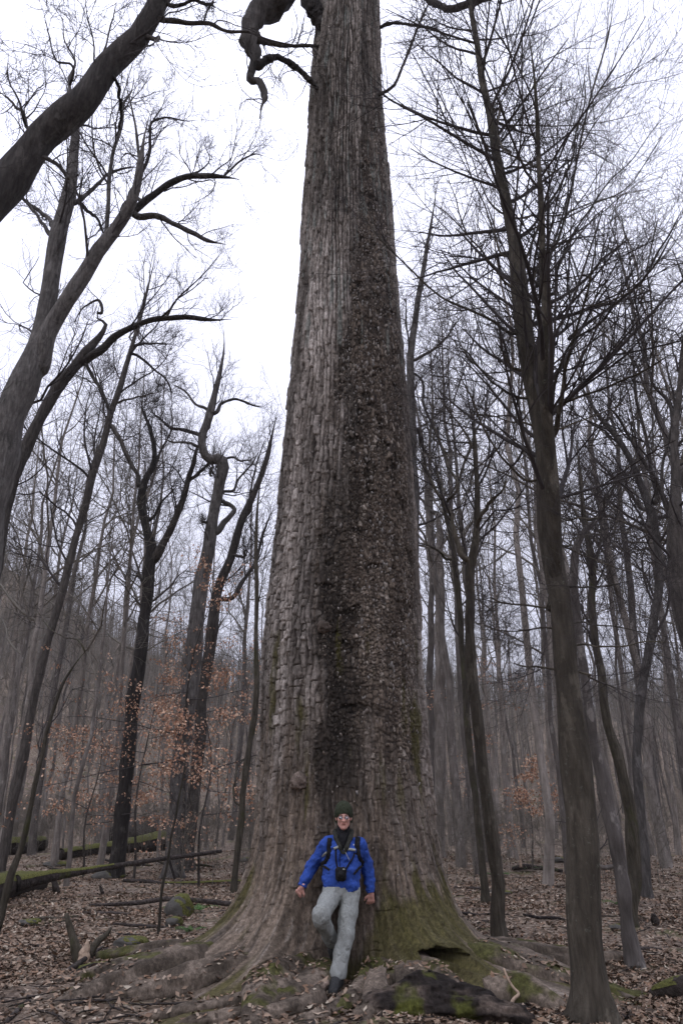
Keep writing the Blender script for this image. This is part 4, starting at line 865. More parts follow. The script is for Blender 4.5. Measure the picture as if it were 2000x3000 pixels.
hz = bpy.data.materials.new('haze'); hz.use_nodes = True; ht = hz.node_tree; ht.nodes.clear(); ho_ = ht.nodes.new('ShaderNodeOutputMaterial'); pv = ht.nodes.new('ShaderNodeVolumePrincipled')
pv.inputs['Color'].default_value = (.95, .95, .95, 1); pv.inputs['Density'].default_value = HAZE; pv.inputs['Anisotropy'].default_value = 0.
ht.links.new(pv.outputs[0], ho_.inputs['Volume'])
zlo, zhi = float(gV[..., 2].min()) - 1.0, 92.0
hb = np.array([[x, y, z] for z in (zlo, zhi) for x, y in ((-430, -430), (430, -430), (430, 430), (-430, 430))], float)
link('haze', mesh_np('haze', hb, np.array([[3, 2, 1, 0], [4, 5, 6, 7], [0, 1, 5, 4], [1, 2, 6, 5], [2, 3, 7, 6], [3, 0, 4, 7]]), hz, False), kind='stuff')
# ------------------------------------------------------------------ distance-field modelling for organic shapes
class Field:
    def __init__(s, lo, hi, h):
        s.lo = np.array(lo, float); s.h = h; s.n = np.ceil((np.array(hi, float) - s.lo) / h).astype(int) + 1
        s.d = np.full(s.n, 9., np.float32)
    def _box(s, lo, hi):
        a = np.clip(np.floor((np.array(lo) - s.lo) / s.h).astype(int), 0, s.n); b = np.clip(np.ceil((np.array(hi) - s.lo) / s.h).astype(int) + 1, 0, s.n)
        if np.any(b <= a): return None, None
        sl = tuple(slice(x, y) for x, y in zip(a, b)); g = np.meshgrid(*[s.lo[i] + s.h * np.arange(a[i], b[i]) for i in range(3)], indexing='ij')
        return sl, np.stack(g, -1)
    def _put(s, sl, d, k, sub):
        o = s.d[sl]
        if sub: d = -d; h = np.clip(.5 - .5 * (d - o) / k, 0, 1); s.d[sl] = o * (1 - h) + d * h + k * h * (1 - h) if False else np.maximum(o, d) + np.maximum(k - np.abs(o - d), 0) ** 2 / (4 * k)
        else: s.d[sl] = np.minimum(o, d) - np.maximum(k - np.abs(o - d), 0) ** 2 / (4 * k)
    def cone(s, a, b, ra, rb, k=.02, sub=False, sq=None):
        a, b = np.array(a, float), np.array(b, float); m = max(ra, rb) + 2 * k + 3 * s.h + .02
        sl, p = s._box(np.minimum(a, b) - m, np.maximum(a, b) + m)
        if sl is None: return s
        ab = b - a; t = np.clip(((p - a) @ ab) / (ab @ ab + 1e-12), 0, 1); v = p - a - t[..., None] * ab
        if sq is not None: v = v / np.array(sq)
        s._put(sl, (np.linalg.norm(v, axis=-1) - (ra + (rb - ra) * t)).astype(np.float32), k, sub); return s
    def chain(s, pts, rad, k=.02, **kw):
        for a, b, x, y in zip(pts[:-1], pts[1:], rad[:-1], rad[1:]): s.cone(a, b, x, y, k, **kw)
        return s
    def ell(s, c, r, k=.02, sub=False, rot=None):
        c, r = np.array(c, float), np.array(r, float); m = r.max() + 2 * k + 3 * s.h + .02; sl, p = s._box(c - m, c + m)
        if sl is None: return s
        v = p - c
        if rot is not None: v = v @ np.array(rot)
        q = np.linalg.norm(v / r, axis=-1); g_ = np.linalg.norm(v / r ** 2, axis=-1) + 1e-6
        s._put(sl, (q * (q - 1) / g_).astype(np.float32), k, sub); return s
    def cut(s, pt, nrm):
        """remove what lies on the side the normal points to"""
        _, p = s._box(s.lo, s.lo + s.h * (s.n - 1)); s.d = np.maximum(s.d, ((p - np.array(pt)) @ np.array(nrm) / np.linalg.norm(nrm)).astype(np.float32)); return s
    def wrinkle(s, amp, sc, seed=0, o=3):
        m = np.abs(s.d) < .06; ix = np.argwhere(m); p = s.lo + s.h * ix
        s.d[m] += (amp * 2 * (fbm(p[:, 0] * sc[0], p[:, 1] * sc[1], p[:, 2] * sc[2], o, seed) - .5)).astype(np.float32); return s
    def mesh(s):
        d = s.d; ins = d < 0; n = d.shape; c = [slice(0, -1), slice(1, None)]
        cnt = np.zeros(tuple(x - 1 for x in n), np.int8)
        for a in (0, 1):
            for b in (0, 1):
                for e in (0, 1): cnt += ins[c[a], c[b], c[e]]
        act = (cnt > 0) & (cnt < 8); cells = np.argwhere(act); vid = np.full(act.shape, -1, np.int32); vid[act] = np.arange(len(cells))
        acc = np.zeros((len(cells), 3)); w = np.zeros(len(cells)); F = []
        for ax in range(3):
            oth = [x for x in range(3) if x != ax]
            for a in (0, 1):
                for b in (0, 1):
                    p0 = cells.copy(); p0[:, oth[0]] += a; p0[:, oth[1]] += b; p1 = p0.copy(); p1[:, ax] += 1
                    d0, d1 = d[tuple(p0.T)], d[tuple(p1.T)]; m = (d0 < 0) != (d1 < 0); t = np.where(m, d0 / np.where(m, d0 - d1, 1), 0)
                    q = p0.astype(float); q[:, ax] += t; acc[m] += q[m]; w[m] += 1
            s0 = [slice(None)] * 3; s1 = [slice(None)] * 3; s0[ax] = slice(0, -1); s1[ax] = slice(1, None)
            cr = ins[tuple(s0)] != ins[tuple(s1)]; e = np.argwhere(cr); ok = (e[:, oth[0]] > 0) & (e[:, oth[1]] > 0) & (e[:, oth[0]] < n[oth[0]] - 1) & (e[:, oth[1]] < n[oth[1]] - 1); e = e[ok]
            flip = ins[tuple(e.T)]; Q = []
            for a, b in ((1, 1), (0, 1), (0, 0), (1, 0)):
                q = e.copy(); q[:, oth[0]] -= a; q[:, oth[1]] -= b; Q.append(vid[tuple(q.T)])
            Q = np.stack(Q, -1)
            if ax == 1: flip = ~flip
            Q[~flip] = Q[~flip][:, ::-1]; F.append(Q)
        V = s.lo + s.h * (acc / w[:, None]); F = np.concatenate(F); F = F[(F >= 0).all(1)]
        return V, [F]

# ------------------------------------------------------------------ leaf litter, fallen wood, stones
g = np.random.default_rng(21)
n = 150000; az = np.radians(g.uniform(-30, 30, n)); d = 6.6 * (34 / 6.6) ** (g.random(n) ** .9); lx, ly = d * np.sin(az), d * np.cos(az)
th = np.degrees(np.arctan2(ly - TY, lx)); dist = np.hypot(lx, ly - TY); patchy = fbm(lx * .55, ly * .55, o=3, seed=33)
keep = (dist > trunk_r(th, np.full(n, .08)) + .02) & (g.random(n) < .25 + 1.6 * sstep(.36, .6, patchy)); lx, ly, d = lx[keep], ly[keep], d[keep]; n = len(lx)
sz = g.uniform(.017, .042, n) * (1 + .022 * d); c = np.stack([lx, ly, terrain(lx, ly) + g.uniform(.004, .035, n)], -1)
up_ = np.stack([g.normal(size=n) * .42, g.normal(size=n) * .42, np.ones(n)], -1); up_ /= np.linalg.norm(up_, axis=1, keepdims=True)
a = g.uniform(0, 2 * math.pi, n); ax1 = np.stack([np.cos(a), np.sin(a), np.zeros(n)], -1); ax1 -= (ax1 * up_).sum(1, keepdims=True) * up_; ax1 /= np.linalg.norm(ax1, axis=1, keepdims=True); ax2 = np.cross(up_, ax1)
# leaves caught on and between the roots
rbv = BVHTree.FromPolygons([tuple(x) for x in np.concatenate(ROOT_V)], [tuple(x) for x in np.concatenate(ROOT_F)])
xr, yr = g.uniform(-3.2, 3.2, 5200), g.uniform(6.9, 9.6, 5200); cr_, nr_ = [], []
for x_, y_ in zip(xr, yr):
    h_ = rbv.ray_cast(Vector((x_, y_, 1.2)), Vector((0, 0, -1)))
    if h_[0] is not None and h_[1].z > .55 and h_[0].z > terrain(x_, y_) - .02 and math.hypot(x_, y_ - TY) > trunk_r(math.degrees(math.atan2(y_ - TY, x_)), h_[0].z) and fbm(np.array([x_ * 2.2]), np.array([y_ * 2.2]), o=2, seed=44)[0] > .47: cr_.append(np.array(h_[0]) + np.array(h_[1]) * .008); nr_.append(np.array(h_[1]))
cr_, nr_ = np.array(cr_), np.array(nr_) + g.normal(size=(len(nr_), 3)) * .25; nr_ /= np.linalg.norm(nr_, axis=1, keepdims=True); k_ = len(cr_)
a = g.uniform(0, 2 * math.pi, k_); t1 = np.stack([np.cos(a), np.sin(a), np.zeros(k_)], -1); t1 -= (t1 * nr_).sum(1, keepdims=True) * nr_; t1 /= np.linalg.norm(t1, axis=1, keepdims=True)
c, up_, ax1, ax2, sz = np.concatenate([c, cr_]), np.concatenate([up_, nr_]), np.concatenate([ax1, t1]), np.concatenate([ax2, np.cross(nr_, t1)]), np.concatenate([sz, g.uniform(.02, .045, k_)]); n = len(c)
L_, W_ = sz[:, None], (sz * g.uniform(.35, .6, n))[:, None]; fold = g.uniform(-.25, .5, n)[:, None] * W_; curl = g.uniform(-.1, .5, n)[:, None] * L_
V = np.stack([c - ax1 * L_ * .9 + up_ * curl * .6, c + ax2 * W_ - ax1 * L_ * .1 + up_ * fold, c + ax1 * L_ + up_ * curl, c - ax2 * W_ + ax1 * L_ * .1 + up_ * fold, c + ax1 * 0], 1).reshape(-1, 3)
q = np.arange(n)[:, None] * 5; F = np.concatenate([q + np.array([[0, 4, 1]]), q + np.array([[1, 4, 2]]), q + np.array([[2, 4, 3]]), q + np.array([[3, 4, 0]])])[:, ::-1]
pal = np.array([(.18, .12, .095), (.25, .178, .145), (.115, .077, .06), (.33, .26, .225), (.22, .137, .10), (.065, .048, .04), (.28, .21, .175), (.42, .36, .32)])
col = pal[g.choice(8, n, p=[.2, .18, .18, .1, .12, .1, .08, .04])] * g.uniform(.75, 1.2, (n, 1)) * np.array([1, 1, .88]); col = np.repeat(col, 5, axis=0)
lm, t, b = new_mat('leaf', .75, .25); vc = t.nodes.new('ShaderNodeVertexColor'); vc.layer_name = 'tint'; t.links.new(vc.outputs[0], b.inputs['Base Color'])
link('fallen_leaves', mesh_np('fallen_leaves', V, F, lm, False, col), kind='stuff')
# twigs lying in the litter
n = 900; az = np.radians(g.uniform(-28, 28, n)); d = 6.8 * (26 / 6.8) ** g.random(n); px_, py_ = d * np.sin(az), d * np.cos(az); a = g.uniform(0, 6.28, n); ln_ = g.uniform(.1, .7, n)
m = np.hypot(px_, py_ - TY) > 2.3; px_, py_, a, ln_ = px_[m], py_[m], a[m], ln_[m]; s_ = np.linspace(-.5, .5, 5)
X = px_[:, None] + np.outer(ln_ * np.cos(a), s_).reshape(-1, 5) + g.normal(size=(len(a), 5)) * .015; Y = py_[:, None] + (ln_ * np.sin(a))[:, None] * s_ + g.normal(size=(len(a), 5)) * .015
link('fallen_twigs', mesh_np('fallen_twigs', *tubes(np.stack([X, Y, terrain(X, Y) + .025], -1), np.broadcast_to(g.uniform(.004, .012, (len(a), 1)) * np.linspace(1, .5, 5), X.shape), 4), M['log']), kind='stuff')

def log(name, label, pts, mat, cat='log', n=30, amp=.3, seed=0, gnd=True, sides=14, Y=None, group=None, sub=0.):
    a = np.array(pts, float)
    if Y is None:
        e0 = ground_at(a[0, 0], a[0, 1] + a[0, 2] * .5); e1 = ground_at(a[-1, 0], a[-1, 1] + a[-1, 2] * .5); Yv = np.linspace(e0[1], e1[1], len(a))
    else: Yv = np.linspace(*((Y, Y) if np.isscalar(Y) else Y), len(a))
    p = at(a[:, 0], a[:, 1], Yv); r = a[:, 2] / 2 * mpp(p); p[:, 2] -= sub * r
    q = resample(np.concatenate([p, r[:, None]], 1), n); q[:, 3] = np.maximum(q[:, 3], .003); o = thing(name, label, cat, q[n // 2, :3] - [0, 0, q[n // 2, 3]], group)
    V, F = tubes(q[None, :, :3], q[None, :, 3], sides, True); V = V.reshape(-1, 3); ctr = np.repeat(q[:, :3], sides, 0); rm = q[:, 3].mean(); f = .5 / max(rm, .02)
    k = 1 + amp * 2 * (fbm(V[:, 0] * f, V[:, 1] * f, V[:, 2] * f, 4, seed) - .5)
    part('stem', ctr + (V - ctr) * k[:, None], F, mat, o)
    return o, q
def moss_cap(o, q, seed, lo=.0, hi=1., thick=1.06):
    """a blanket of moss over the upper half of a log"""
    n = len(q); s = 9; a = np.linspace(.15 * math.pi, .85 * math.pi, s); i0, i1 = int(lo * (n - 1)), int(hi * (n - 1)) + 1; q = q[i0:i1]; n = len(q)
    T = np.gradient(q[:, :3], axis=0); T /= np.linalg.norm(T, axis=1, keepdims=True); S = np.cross(T, [0, 0, 1.]); S /= np.linalg.norm(S, axis=1, keepdims=True); N = np.cross(S, T)
    V = q[:, None, :3] + q[:, 3, None, None] * (np.cos(a)[None, :, None] * S[:, None] + np.sin(a)[None, :, None] * N[:, None]) * thick
    V = V.reshape(-1, 3); V += (fbm(V[:, 0] * 7, V[:, 1] * 7, V[:, 2] * 7, 3, seed)[:, None] - .42) * .35 * q[:, 3].mean() * np.array([0, -.4, 1])
    i = np.arange(n - 1)[:, None]; j = np.arange(s - 1)[None]; F = np.stack([i * s + j, (i + 1) * s + j, (i + 1) * s + j + 1, i * s + j + 1], -1).reshape(-1, 4)
    part('moss', V, F, M['moss'], o)

o, q = log('mossy_log', 'thick fallen log under a bright moss blanket, dark broken end to the right', [(140, 1964, 24), (210, 1956, 28), (270, 1949, 32), (330, 1940, 38), (388, 1930, 44)], M['rot'], seed=1); moss_cap(o, q, 1, .0, .95, 1.1)
o, q = log('fallen_pole', 'long thin fallen trunk propped above the leaves, mossy at its thick end', [(40, 2030, 34), (100, 2016, 26), (180, 2003, 16), (260, 1990, 12), (370, 1973, 10), (450, 1963, 9), (508, 1955, 7)], M['log'], Y=(17, 20), amp=.15, seed=2); moss_cap(o, q, 2, .0, .45, 1.1)
part('branch', *tubes(*[x[None] for x in limb_px([(388, 1972, 6), (395, 1995, 6), (402, 2020, 5)], 19, 19, 8)], 6, True), M['log'], o)
o, q = log('mossy_log', 'large dark rotten log at the left border, thick with moss on top', [(-60, 2056, 74), (0, 2042, 64), (50, 2034, 54), (92, 2026, 40)], M['rot'], seed=3); moss_cap(o, q, 3, 0, 1, 1.08)
o, q = log('mossy_log', 'far mossy log behind the leaning sapling at the left border', [(-40, 1952, 40), (30, 1946, 38), (96, 1938, 30)], M['rot'], seed=4); moss_cap(o, q, 4, 0, 1, 1.12)
log('root_plate', 'dark upturned root plate behind the bright mossy log', [(262, 1922, 40), (300, 1912, 44), (345, 1906, 46), (388, 1900, 36)], M['rot'], cat='root plate', amp=.6, seed=5)
o, q = log('thin_log', 'thin dark log with a mossy back, upper of two reaching the giant roots', [(285, 2022, 7), (330, 2024, 9), (380, 2030, 10), (450, 2031, 12), (520, 2028, 12), (570, 2026, 10)], M['log'], seed=6, amp=.2); moss_cap(o, q, 6, .35, 1, 1.08)
log('thin_log', 'thin dark bare log passing behind the mossy rock', [(205, 2079, 5), (260, 2077, 8), (320, 2073, 10), (380, 2065, 10), (450, 2068, 10), (500, 2073, 11), (545, 2078, 10)], M['log'], seed=7, amp=.2)
o, q = log('mossy_log', 'short half-buried log with a mossy back in front of the broken stump', [(185, 2228, 18), (230, 2224, 24), (270, 2226, 22), (298, 2232, 14)], M['rot'], seed=8); moss_cap(o, q, 8, 0, .8, 1.1)
log('thin_log', 'dark thin log lying behind the slim spotted tree', [(1000, 2034, 6), (1050, 2038, 6), (1112, 2042, 7)], M['log'], seed=9, amp=.2)
o, q = log('dead_branch', 'dark fallen branch with a pale upright splinter, between the spotted tree and dark right tree', [(1176, 1996, 8), (1200, 1991, 12), (1240, 1994, 9), (1292, 2001, 7)], M['log'], cat='branch', seed=10, amp=.2)
part('splinter', *tubes(*[x[None] for x in limb_px([(1196, 1992, 8), (1194, 1978, 5), (1195, 1964, 2)], q[8, 1], q[8, 1], 8)], 6, True), M['pale_wood'], o)
o, q = log('mossy_log', 'thick mossy log cut by the right border', [(1495, 2284, 22), (1530, 2276, 40), (1580, 2272, 52), (1640, 2280, 60)], M['rot'], seed=11); moss_cap(o, q, 11, .1, 1, 1.06)
log('stick', 'short dark stick lying on pale leaves right of the spotted tree', [(1240, 2030, 4), (1268, 2033, 5), (1296, 2039, 4)], M['log'], cat='stick', seed=12, amp=.2)
o, q = log('curved_stick', 'pale curved stick standing against the right root', [(1156, 2224, 4), (1166, 2248, 5), (1178, 2268, 6), (1190, 2282, 7), (1178, 2296, 8), (1172, 2312, 8), (1175, 2334, 7)], M['pale_wood'], cat='stick', Y=(7.35, 7.2), amp=.15, seed=13, sides=8)
log('fallen_branch', 'dark forked branch lying in the lower left litter', [(10, 2352, 10), (60, 2305, 14), (110, 2262, 15), (160, 2228, 13), (210, 2192, 9), (240, 2172, 5)], M['log'], cat='branch', amp=.3, seed=14)
log('fallen_branch', 'short dark branch crossing under the forked branch', [(62, 2290, 10), (110, 2300, 12), (170, 2285, 9), (250, 2262, 5)], M['log'], cat='branch', amp=.3, seed=15)
log('fallen_branch', 'slim arched branch beside the half-buried mossy log', [(160, 2240, 7), (215, 2216, 8), (270, 2226, 8), (315, 2240, 5)], M['log'], cat='branch', amp=.3, seed=16)
o, q = log('broken_stump', 'low split stump with two dark prongs and a pale torn face', [(186, 2206, 30), (178, 2186, 26), (170, 2160, 20), (160, 2125, 15), (152, 2098, 8)], M['mossy_bark'], cat='stump', seed=17, Y=float(ground_at(182, 2214)[1]), amp=.35)
yq = q[0, 1]
part('prong', *tubes(*[x[None] for x in limb_px([(204, 2196, 22), (218, 2172, 17), (232, 2156, 14), (244, 2148, 11), (256, 2130, 6)], yq, yq + .15, 12)], 9, True), M['mossy_bark'], o)
part('torn_face', *tubes(*[x[None] for x in limb_px([(190, 2212, 26), (196, 2188, 24), (202, 2160, 5)], yq - .1, yq - .06, 12, .1)], 8, True), M['pale_wood'], o)
for (u, v, w, h_, lab, sd_) in [(128, 2035, 16, 34, 'small dark rotten stump left of the mossy rock', 1), (1502, 2112, 18, 26, 'small dark stump beyond the pale snag near the right border', 2), (234, 2045, 8, 22, 'thin dark stub poking out of the leaves below the long thin fallen trunk', 3)]:
    log('stump', lab, [(u + 4, v + h_ * .5, w), (u, v, w * .9), (u - 4, v - h_ * .5, w * .55)], M['rot'], cat='stump', amp=.4, seed=20 + sd_, n=14, Y=float(ground_at(u, v + h_ * .55)[1]))

def rock(u, v, w, h, label, seed, moss=True, name='rock', mat='rock', sub=None):
    p = ground_at(u, v + h * .5); k = mpp(p); o = thing(name, label, 'rock' if name == 'rock' else 'moss mound', p)
    V, F = blob(p + [0, w * k * .3, h * k * .3], w * k * .5, 28, .35, 1.6, seed, (1, .8, 1.25 * h / w)); part('stone', V, F, M[mat], o)
    if moss:
        V2, F2 = blob(p + [.06 * w * k, w * k * .34, h * k * .36], w * k * .49, 28, .38, 1.7, seed, (1, .8, 1.25 * h / w)); part('moss', V2, F2, M['moss'], o)
rock(404, 2082, 62, 50, 'mossy boulder with a dark flat face at the foot of the thin sapling', 1)
rock(1215, 2238, 100, 56, 'grey rounded boulder lying behind the right root', 2, False)
rock(292, 2168, 76, 24, 'low mossy stone on the leaves above the broken stump', 3)
rock(395, 2118, 40, 20, 'small mossy stone in front of the mossy boulder', 4)
rock(240, 2012, 70, 20, 'low mossy hump below the long thin fallen trunk', 5)
rock(1345, 2250, 40, 22, 'small dark stone at the foot of the dark right tree', 6, False)

def fern(u, v, s, label, seed):
    g_ = np.random.default_rng(seed); p = ground_at(u, v); o = thing('fern', label, 'fern', p); V, F = [], []
    for k_ in range(9):
        a = g_.uniform(0, 6.28); n = 9; t_ = np.linspace(0, 1, n); L_ = s * g_.uniform(.7, 1.1)
        sp_ = p + np.stack([np.cos(a) * t_ * L_, np.sin(a) * t_ * L_, L_ * (.75 * t_ - .55 * t_ ** 2)], -1); sd_ = np.array([-math.sin(a), math.cos(a), 0]); w = L_ * .28 * (1 - t_) * np.clip(t_ * 6, .1, 1)
        vv, ff = [], []
        for i in range(1, n - 1):
            for sg in (-1, 1):
                b0 = sp_[i]; tip = b0 + sd_ * sg * w[i] + (sp_[i + 1] - sp_[i]) * .8 - [0, 0, .02]; m_ = len(vv); vv += [b0, b0 + (sp_[i + 1] - sp_[i]) * .7, tip]; ff.append([m_, m_ + 1, m_ + 2])
        part('frond', np.array(vv), np.array(ff), M['fern'], o, smooth=False)
fern(425, 2098, .42, 'green fern beside the mossy boulder, nearest to it', 1); fern(455, 2094, .45, 'green fern between the mossy boulder and the giant root', 2); fern(437, 2142, .32, 'small green fern below the mossy boulder', 3)
fern(1137, 2014, .5, 'low green fern left of the spotted tree, behind the giant root', 4); fern(1215, 2000, .5, 'low green fern beside the fallen dark branch', 5); fern(1420, 2080, .4, 'small fern between the pale snag and the dark right tree', 6)

# the hollow rotten log lying in front of the right-hand roots
A_, B_ = at(905, 2308, 7.35), at(1190, 2352, 7.15); c0 = (A_ + B_) / 2
fl = Field(c0 - [1.15, .55, .55], c0 + [1.15, .55, .5], .014)
fl.cone(A_ - [0, 0, .05], B_, .19, .14, .05).ell(A_ + [.25, .05, .03], (.28, .2, .19), .08).ell(A_ + [-.08, .05, -.08], (.2, .2, .16), .08).cone(at(985, 2270, 7.5), at(1110, 2298, 7.4), .10, .10, .1)
fl.wrinkle(.05, (5, 5, 8), 3, 4)
fl.ell((A_ * .55 + B_ * .45) + [0, -.26, -.1], (.52, .2, .14), .04, sub=True).ell((A_ * .2 + B_ * .8) + [0, -.22, -.06], (.25, .15, .09), .04, sub=True).wrinkle(.03, (9, 14, 26), 5, 4).wrinkle(.012, (30, 30, 60), 6, 2)
V, F = fl.mesh(); ho = thing('hollow_log', 'dark hollow rotten log with a mossy end, lying before the right roots', 'log', (c0[0], c0[1], float(terrain(c0[0], c0[1]))))
rm = tint_mat('rotten_log', 30, .5, .02); mo_ = sstep(.48, .6, fbm(V[:, 0] * 4, V[:, 1] * 4, V[:, 2] * 4, 3, 3) + .22 * np.exp(-((V[:, 0] - A_[0] - .15) / .3) ** 2) - .1)[:, None]
cw = np.array((.02, .016, .014)) + np.array((.075, .058, .046)) * sstep(.45, .75, fbm(V[:, 0] * 5, V[:, 1] * 9, V[:, 2] * 14, 3, 8))[:, None]
part('shell', V, F, rm, ho, colors=cw * (1 - mo_) + np.array((.062, .066, .015)) * mo_)

g = np.random.default_rng(404)
dw = [(120, 2110, 60, 'mossy'), (330, 2128, 70, 'bare'), (75, 2170, 55, 'bare'), (250, 2098, 60, 'bare'), (40, 2240, 60, 'mossy'), (330, 2260, 55, 'bare'), (180, 1998, 70, 'bare'), (430, 1990, 70, 'mossy'), (300, 1985, 60, 'bare'), (1260, 2110, 60, 'bare'), (1080, 2100, 50, 'bare'), (1500, 2180, 55, 'bare'), (1225, 2310, 60, 'bare'), (1480, 2330, 60, 'mossy')]
where = ['beside the small rotten stump', 'below the mossy boulder', 'left of the broken stump', 'in front of the thin bare log', 'at the lower left border', 'beside the left root', 'below the long fallen trunk', 'under the copper beech', 'under the fallen pole tip', 'between spotted tree and dark right tree', 'left of the spotted tree foot', 'right of the pale snag', 'beneath the curved pale stick', 'in the lower right corner']
for k_, ((u, v, w, kd), wh) in enumerate(zip(dw, where)):
    s_ = g.choice([-1, 1]); pts = [(u - w, v + s_ * g.uniform(2, 14), 4), (u - w * .4, v + g.uniform(-3, 3), 7), (u + w * .3, v + g.uniform(-4, 4), 7), (u + w, v - s_ * g.uniform(2, 14), 3)]
    log('fallen_branch', f'{"mossy" if kd == "mossy" else "thin dark"} fallen branch {wh}', pts, M['mossy_bark'] if kd == 'mossy' else M['log'], cat='branch', amp=.3, seed=60 + k_, n=16, sides=7, Y=float(ground_at(u, v + 4)[1]))
for k_, (u, v, w, h_, wh) in enumerate([(120, 1985, 60, 12, 'left of the fallen pole'), (560, 1975, 40, 10, 'beside the pole tree'), (1290, 1975, 60, 12, 'behind the dark right tree'), (1150, 2050, 50, 10, 'at the spotted tree'), (350, 2195, 60, 14, 'left of the giant roots'), (1420, 2130, 40, 10, 'beside the pale snag'), (60, 2120, 50, 14, 'by the left border sapling')]):
    rock(u, v, w, h_, f'low green moss mound {wh}', 80 + k_, True, 'moss_mound')
# ------------------------------------------------------------------ the man leaning against the giant tree
def A3(u, v, Y): return at(u, v, Y)
yb = lambda u, v: float(trunk_hit(u, v)[0][1])
# the ground and bark he touches decide the depth of boots and hands
foot_hit = trunk_hit(768, 2284); FY = float(np.clip(min(foot_hit[0][1] if foot_hit[2] else 9, ground_at(768, 2286)[1]) - .03, 7.9, 8.45))
hLY = float(np.clip(yb(685, 2048) - .03, 7.9, 8.75)); hRY = float(np.clip(yb(851, 2066) - .03, 7.9, 8.75))
bY = float(np.clip(min(yb(783, 2030), yb(787, 1975)) - .22, 8.15, 8.6))
print('contact depths', FY, hLY, hRY, bY)
pel = A3(783, 2036, bY); chest = A3(787, 1958, bY + .02); neck = A3(788, 1921, bY + .02); head = A3(789, 1876, bY - .02)
shL, shR = A3(753, 1937, bY + .02), A3(826, 1939, bY + .02)
elL, elR = A3(715, 1990, (bY + hLY) / 2 + .07), A3(845, 1996, (bY + hRY) / 2 + .07)
wrL, wrR = A3(694, 2036, hLY - .06), A3(852, 2050, hRY - .04)
hipL, hipR = A3(765, 2046, bY), A3(804, 2048, bY)
knL, anL = A3(735, 2103, bY - .38), A3(762, 2162, bY + .02)
knR, anR = A3(794, 2148, (bY + FY) / 2 - .03), A3(775, 2240, FY + .02)
man = thing('person', 'man in blue jacket, green beanie and grey trousers leaning back against the giant tree', 'person', (float(anR[0]), FY, float(A3(768, 2288, FY)[2])))
skin, t, b = new_mat('skin', .55, .3); sn = nz(t, mapv(t, (1, 1, 1)), 45, 3)
t.links.new(ramp(t, sn.outputs[0], [(.3, (.60, .31, .25)), (.7, (.76, .43, .36))]).outputs[0], b.inputs['Base Color']); b.inputs['Subsurface Weight'].default_value = .06; b.inputs['Subsurface Radius'].default_value = (.01, .004, .002)
def cloth(name, col, sc=160, rough=.9, var=.12):
    m, t, b = new_mat(name, rough, .2); n = nz(t, mapv(t, (1, 1, 1)), sc, 3); w = nz(t, mapv(t, (1, 1, .6)), 7, 4)
    c = ramp(t, n.outputs[0], [(.3, tuple(x * (1 - var) for x in col)), (.7, tuple(x * (1 + var) for x in col))]).outputs[0]
    c = mixc(t, mrange(t, w.outputs[0], .4, .7, 0, .25), c, tuple(x * .7 for x in col)); t.links.new(c, b.inputs['Base Color']); f_ = nz(t, mapv(t, (1.6, 1.6, .8)), 9, 3, .55); f_.inputs['Distortion'].default_value = 1.6
    c = mixc(t, mrange(t, f_.outputs[0], .36, .52, .1, 0), c, tuple(x * .72 for x in col)); t.links.new(c, b.inputs['Base Color']); bump(t, b, f_.outputs[0], .03); return m
blue = cloth('blue_shell', (.03, .08, .36), rough=.75); grey = cloth('grey_trousers', (.30, .315, .30)); black = cloth('black_strap', (.012, .012, .014)); dk = cloth('dark_fleece', (.03, .031, .026))
hatm = cloth('green_knit', (.036, .043, .026), sc=260); bootm = cloth('boot', (.035, .036, .037), rough=.7); palest = cloth('pale_strap', (.34, .36, .33)); white = cloth('white_print', (.75, .75, .76))

tilt = math.radians(9)      # head tipped slightly back
Rh = np.array([[1, 0, 0], [0, math.cos(tilt), math.sin(tilt)], [0, -math.sin(tilt), math.cos(tilt)]]).T      # columns: right, back, up
hp = lambda x, f, z: head + Rh @ np.array([x, -f, z])        # local head coordinates: right, forward, up
lo = np.array([-.62, bY - .62, -.05]); hi = np.array([.48, bY + .32, 1.85])
lo[0] += pel[0] + .03; hi[0] += pel[0] + .03
bd = Field(lo, hi, .0055)
# head and face
bd.ell(head + Rh @ np.array([0, .008, .035]), (.076, .094, .088), .02, rot=Rh).ell(hp(0, .012, -.035), (.062, .072, .082), .03, rot=Rh)
bd.ell(hp(0, .056, -.098), (.030, .026, .022), .03, rot=Rh)                               # chin
bd.cone(hp(-.03, .078, .028), hp(.03, .078, .028), .014, .014, .02)                        # brow
bd.cone(hp(0, .086, .016), hp(0, .108, -.026), .009, .0135, .012).ell(hp(-.012, .094, -.029), (.009, .010, .008), .008).ell(hp(.012, .094, -.029), (.009, .010, .008), .008)
for s_ in (-1, 1):
    bd.ell(hp(s_ * .040, .066, -.018), (.022, .02, .02), .025, rot=Rh); bd.ell(hp(s_ * .031, .097, .010), (.014, .012, .009), .01, sub=True)
    bd.ell(hp(s_ * .077, -.008, -.012), (.012, .02, .032), .008, rot=Rh)
bd.cone(hp(-.02, .078, -.062), hp(.02, .078, -.062), .008, .008, .01).cone(hp(-.019, .092, -.057), hp(.019, .092, -.057), .0035, .0035, .004, sub=True)
bd.cone(neck - [0, 0, .04], hp(0, -.02, -.07), .06, .056, .03)
# trunk of the body, arms, legs (inside the clothes)
bd.cone(pel + [-.06, 0, 0], chest + [-.065, .01, -.02], .085, .08, .05).cone(pel + [.06, 0, 0], chest + [.065, .01, -.02], .085, .08, .05).cone(shL, shR, .038, .038, .04).cone(chest + [0, .02, 0], neck, .07, .05, .04)
bd.chain([shL, elL, wrL], [.042, .032, .025], .02).chain([shR, elR, wrR], [.042, .032, .025], .02)
bd.chain([hipL, knL, anL], [.066, .045, .035], .03).chain([hipR, knR, anR], [.066, .045, .035], .03)
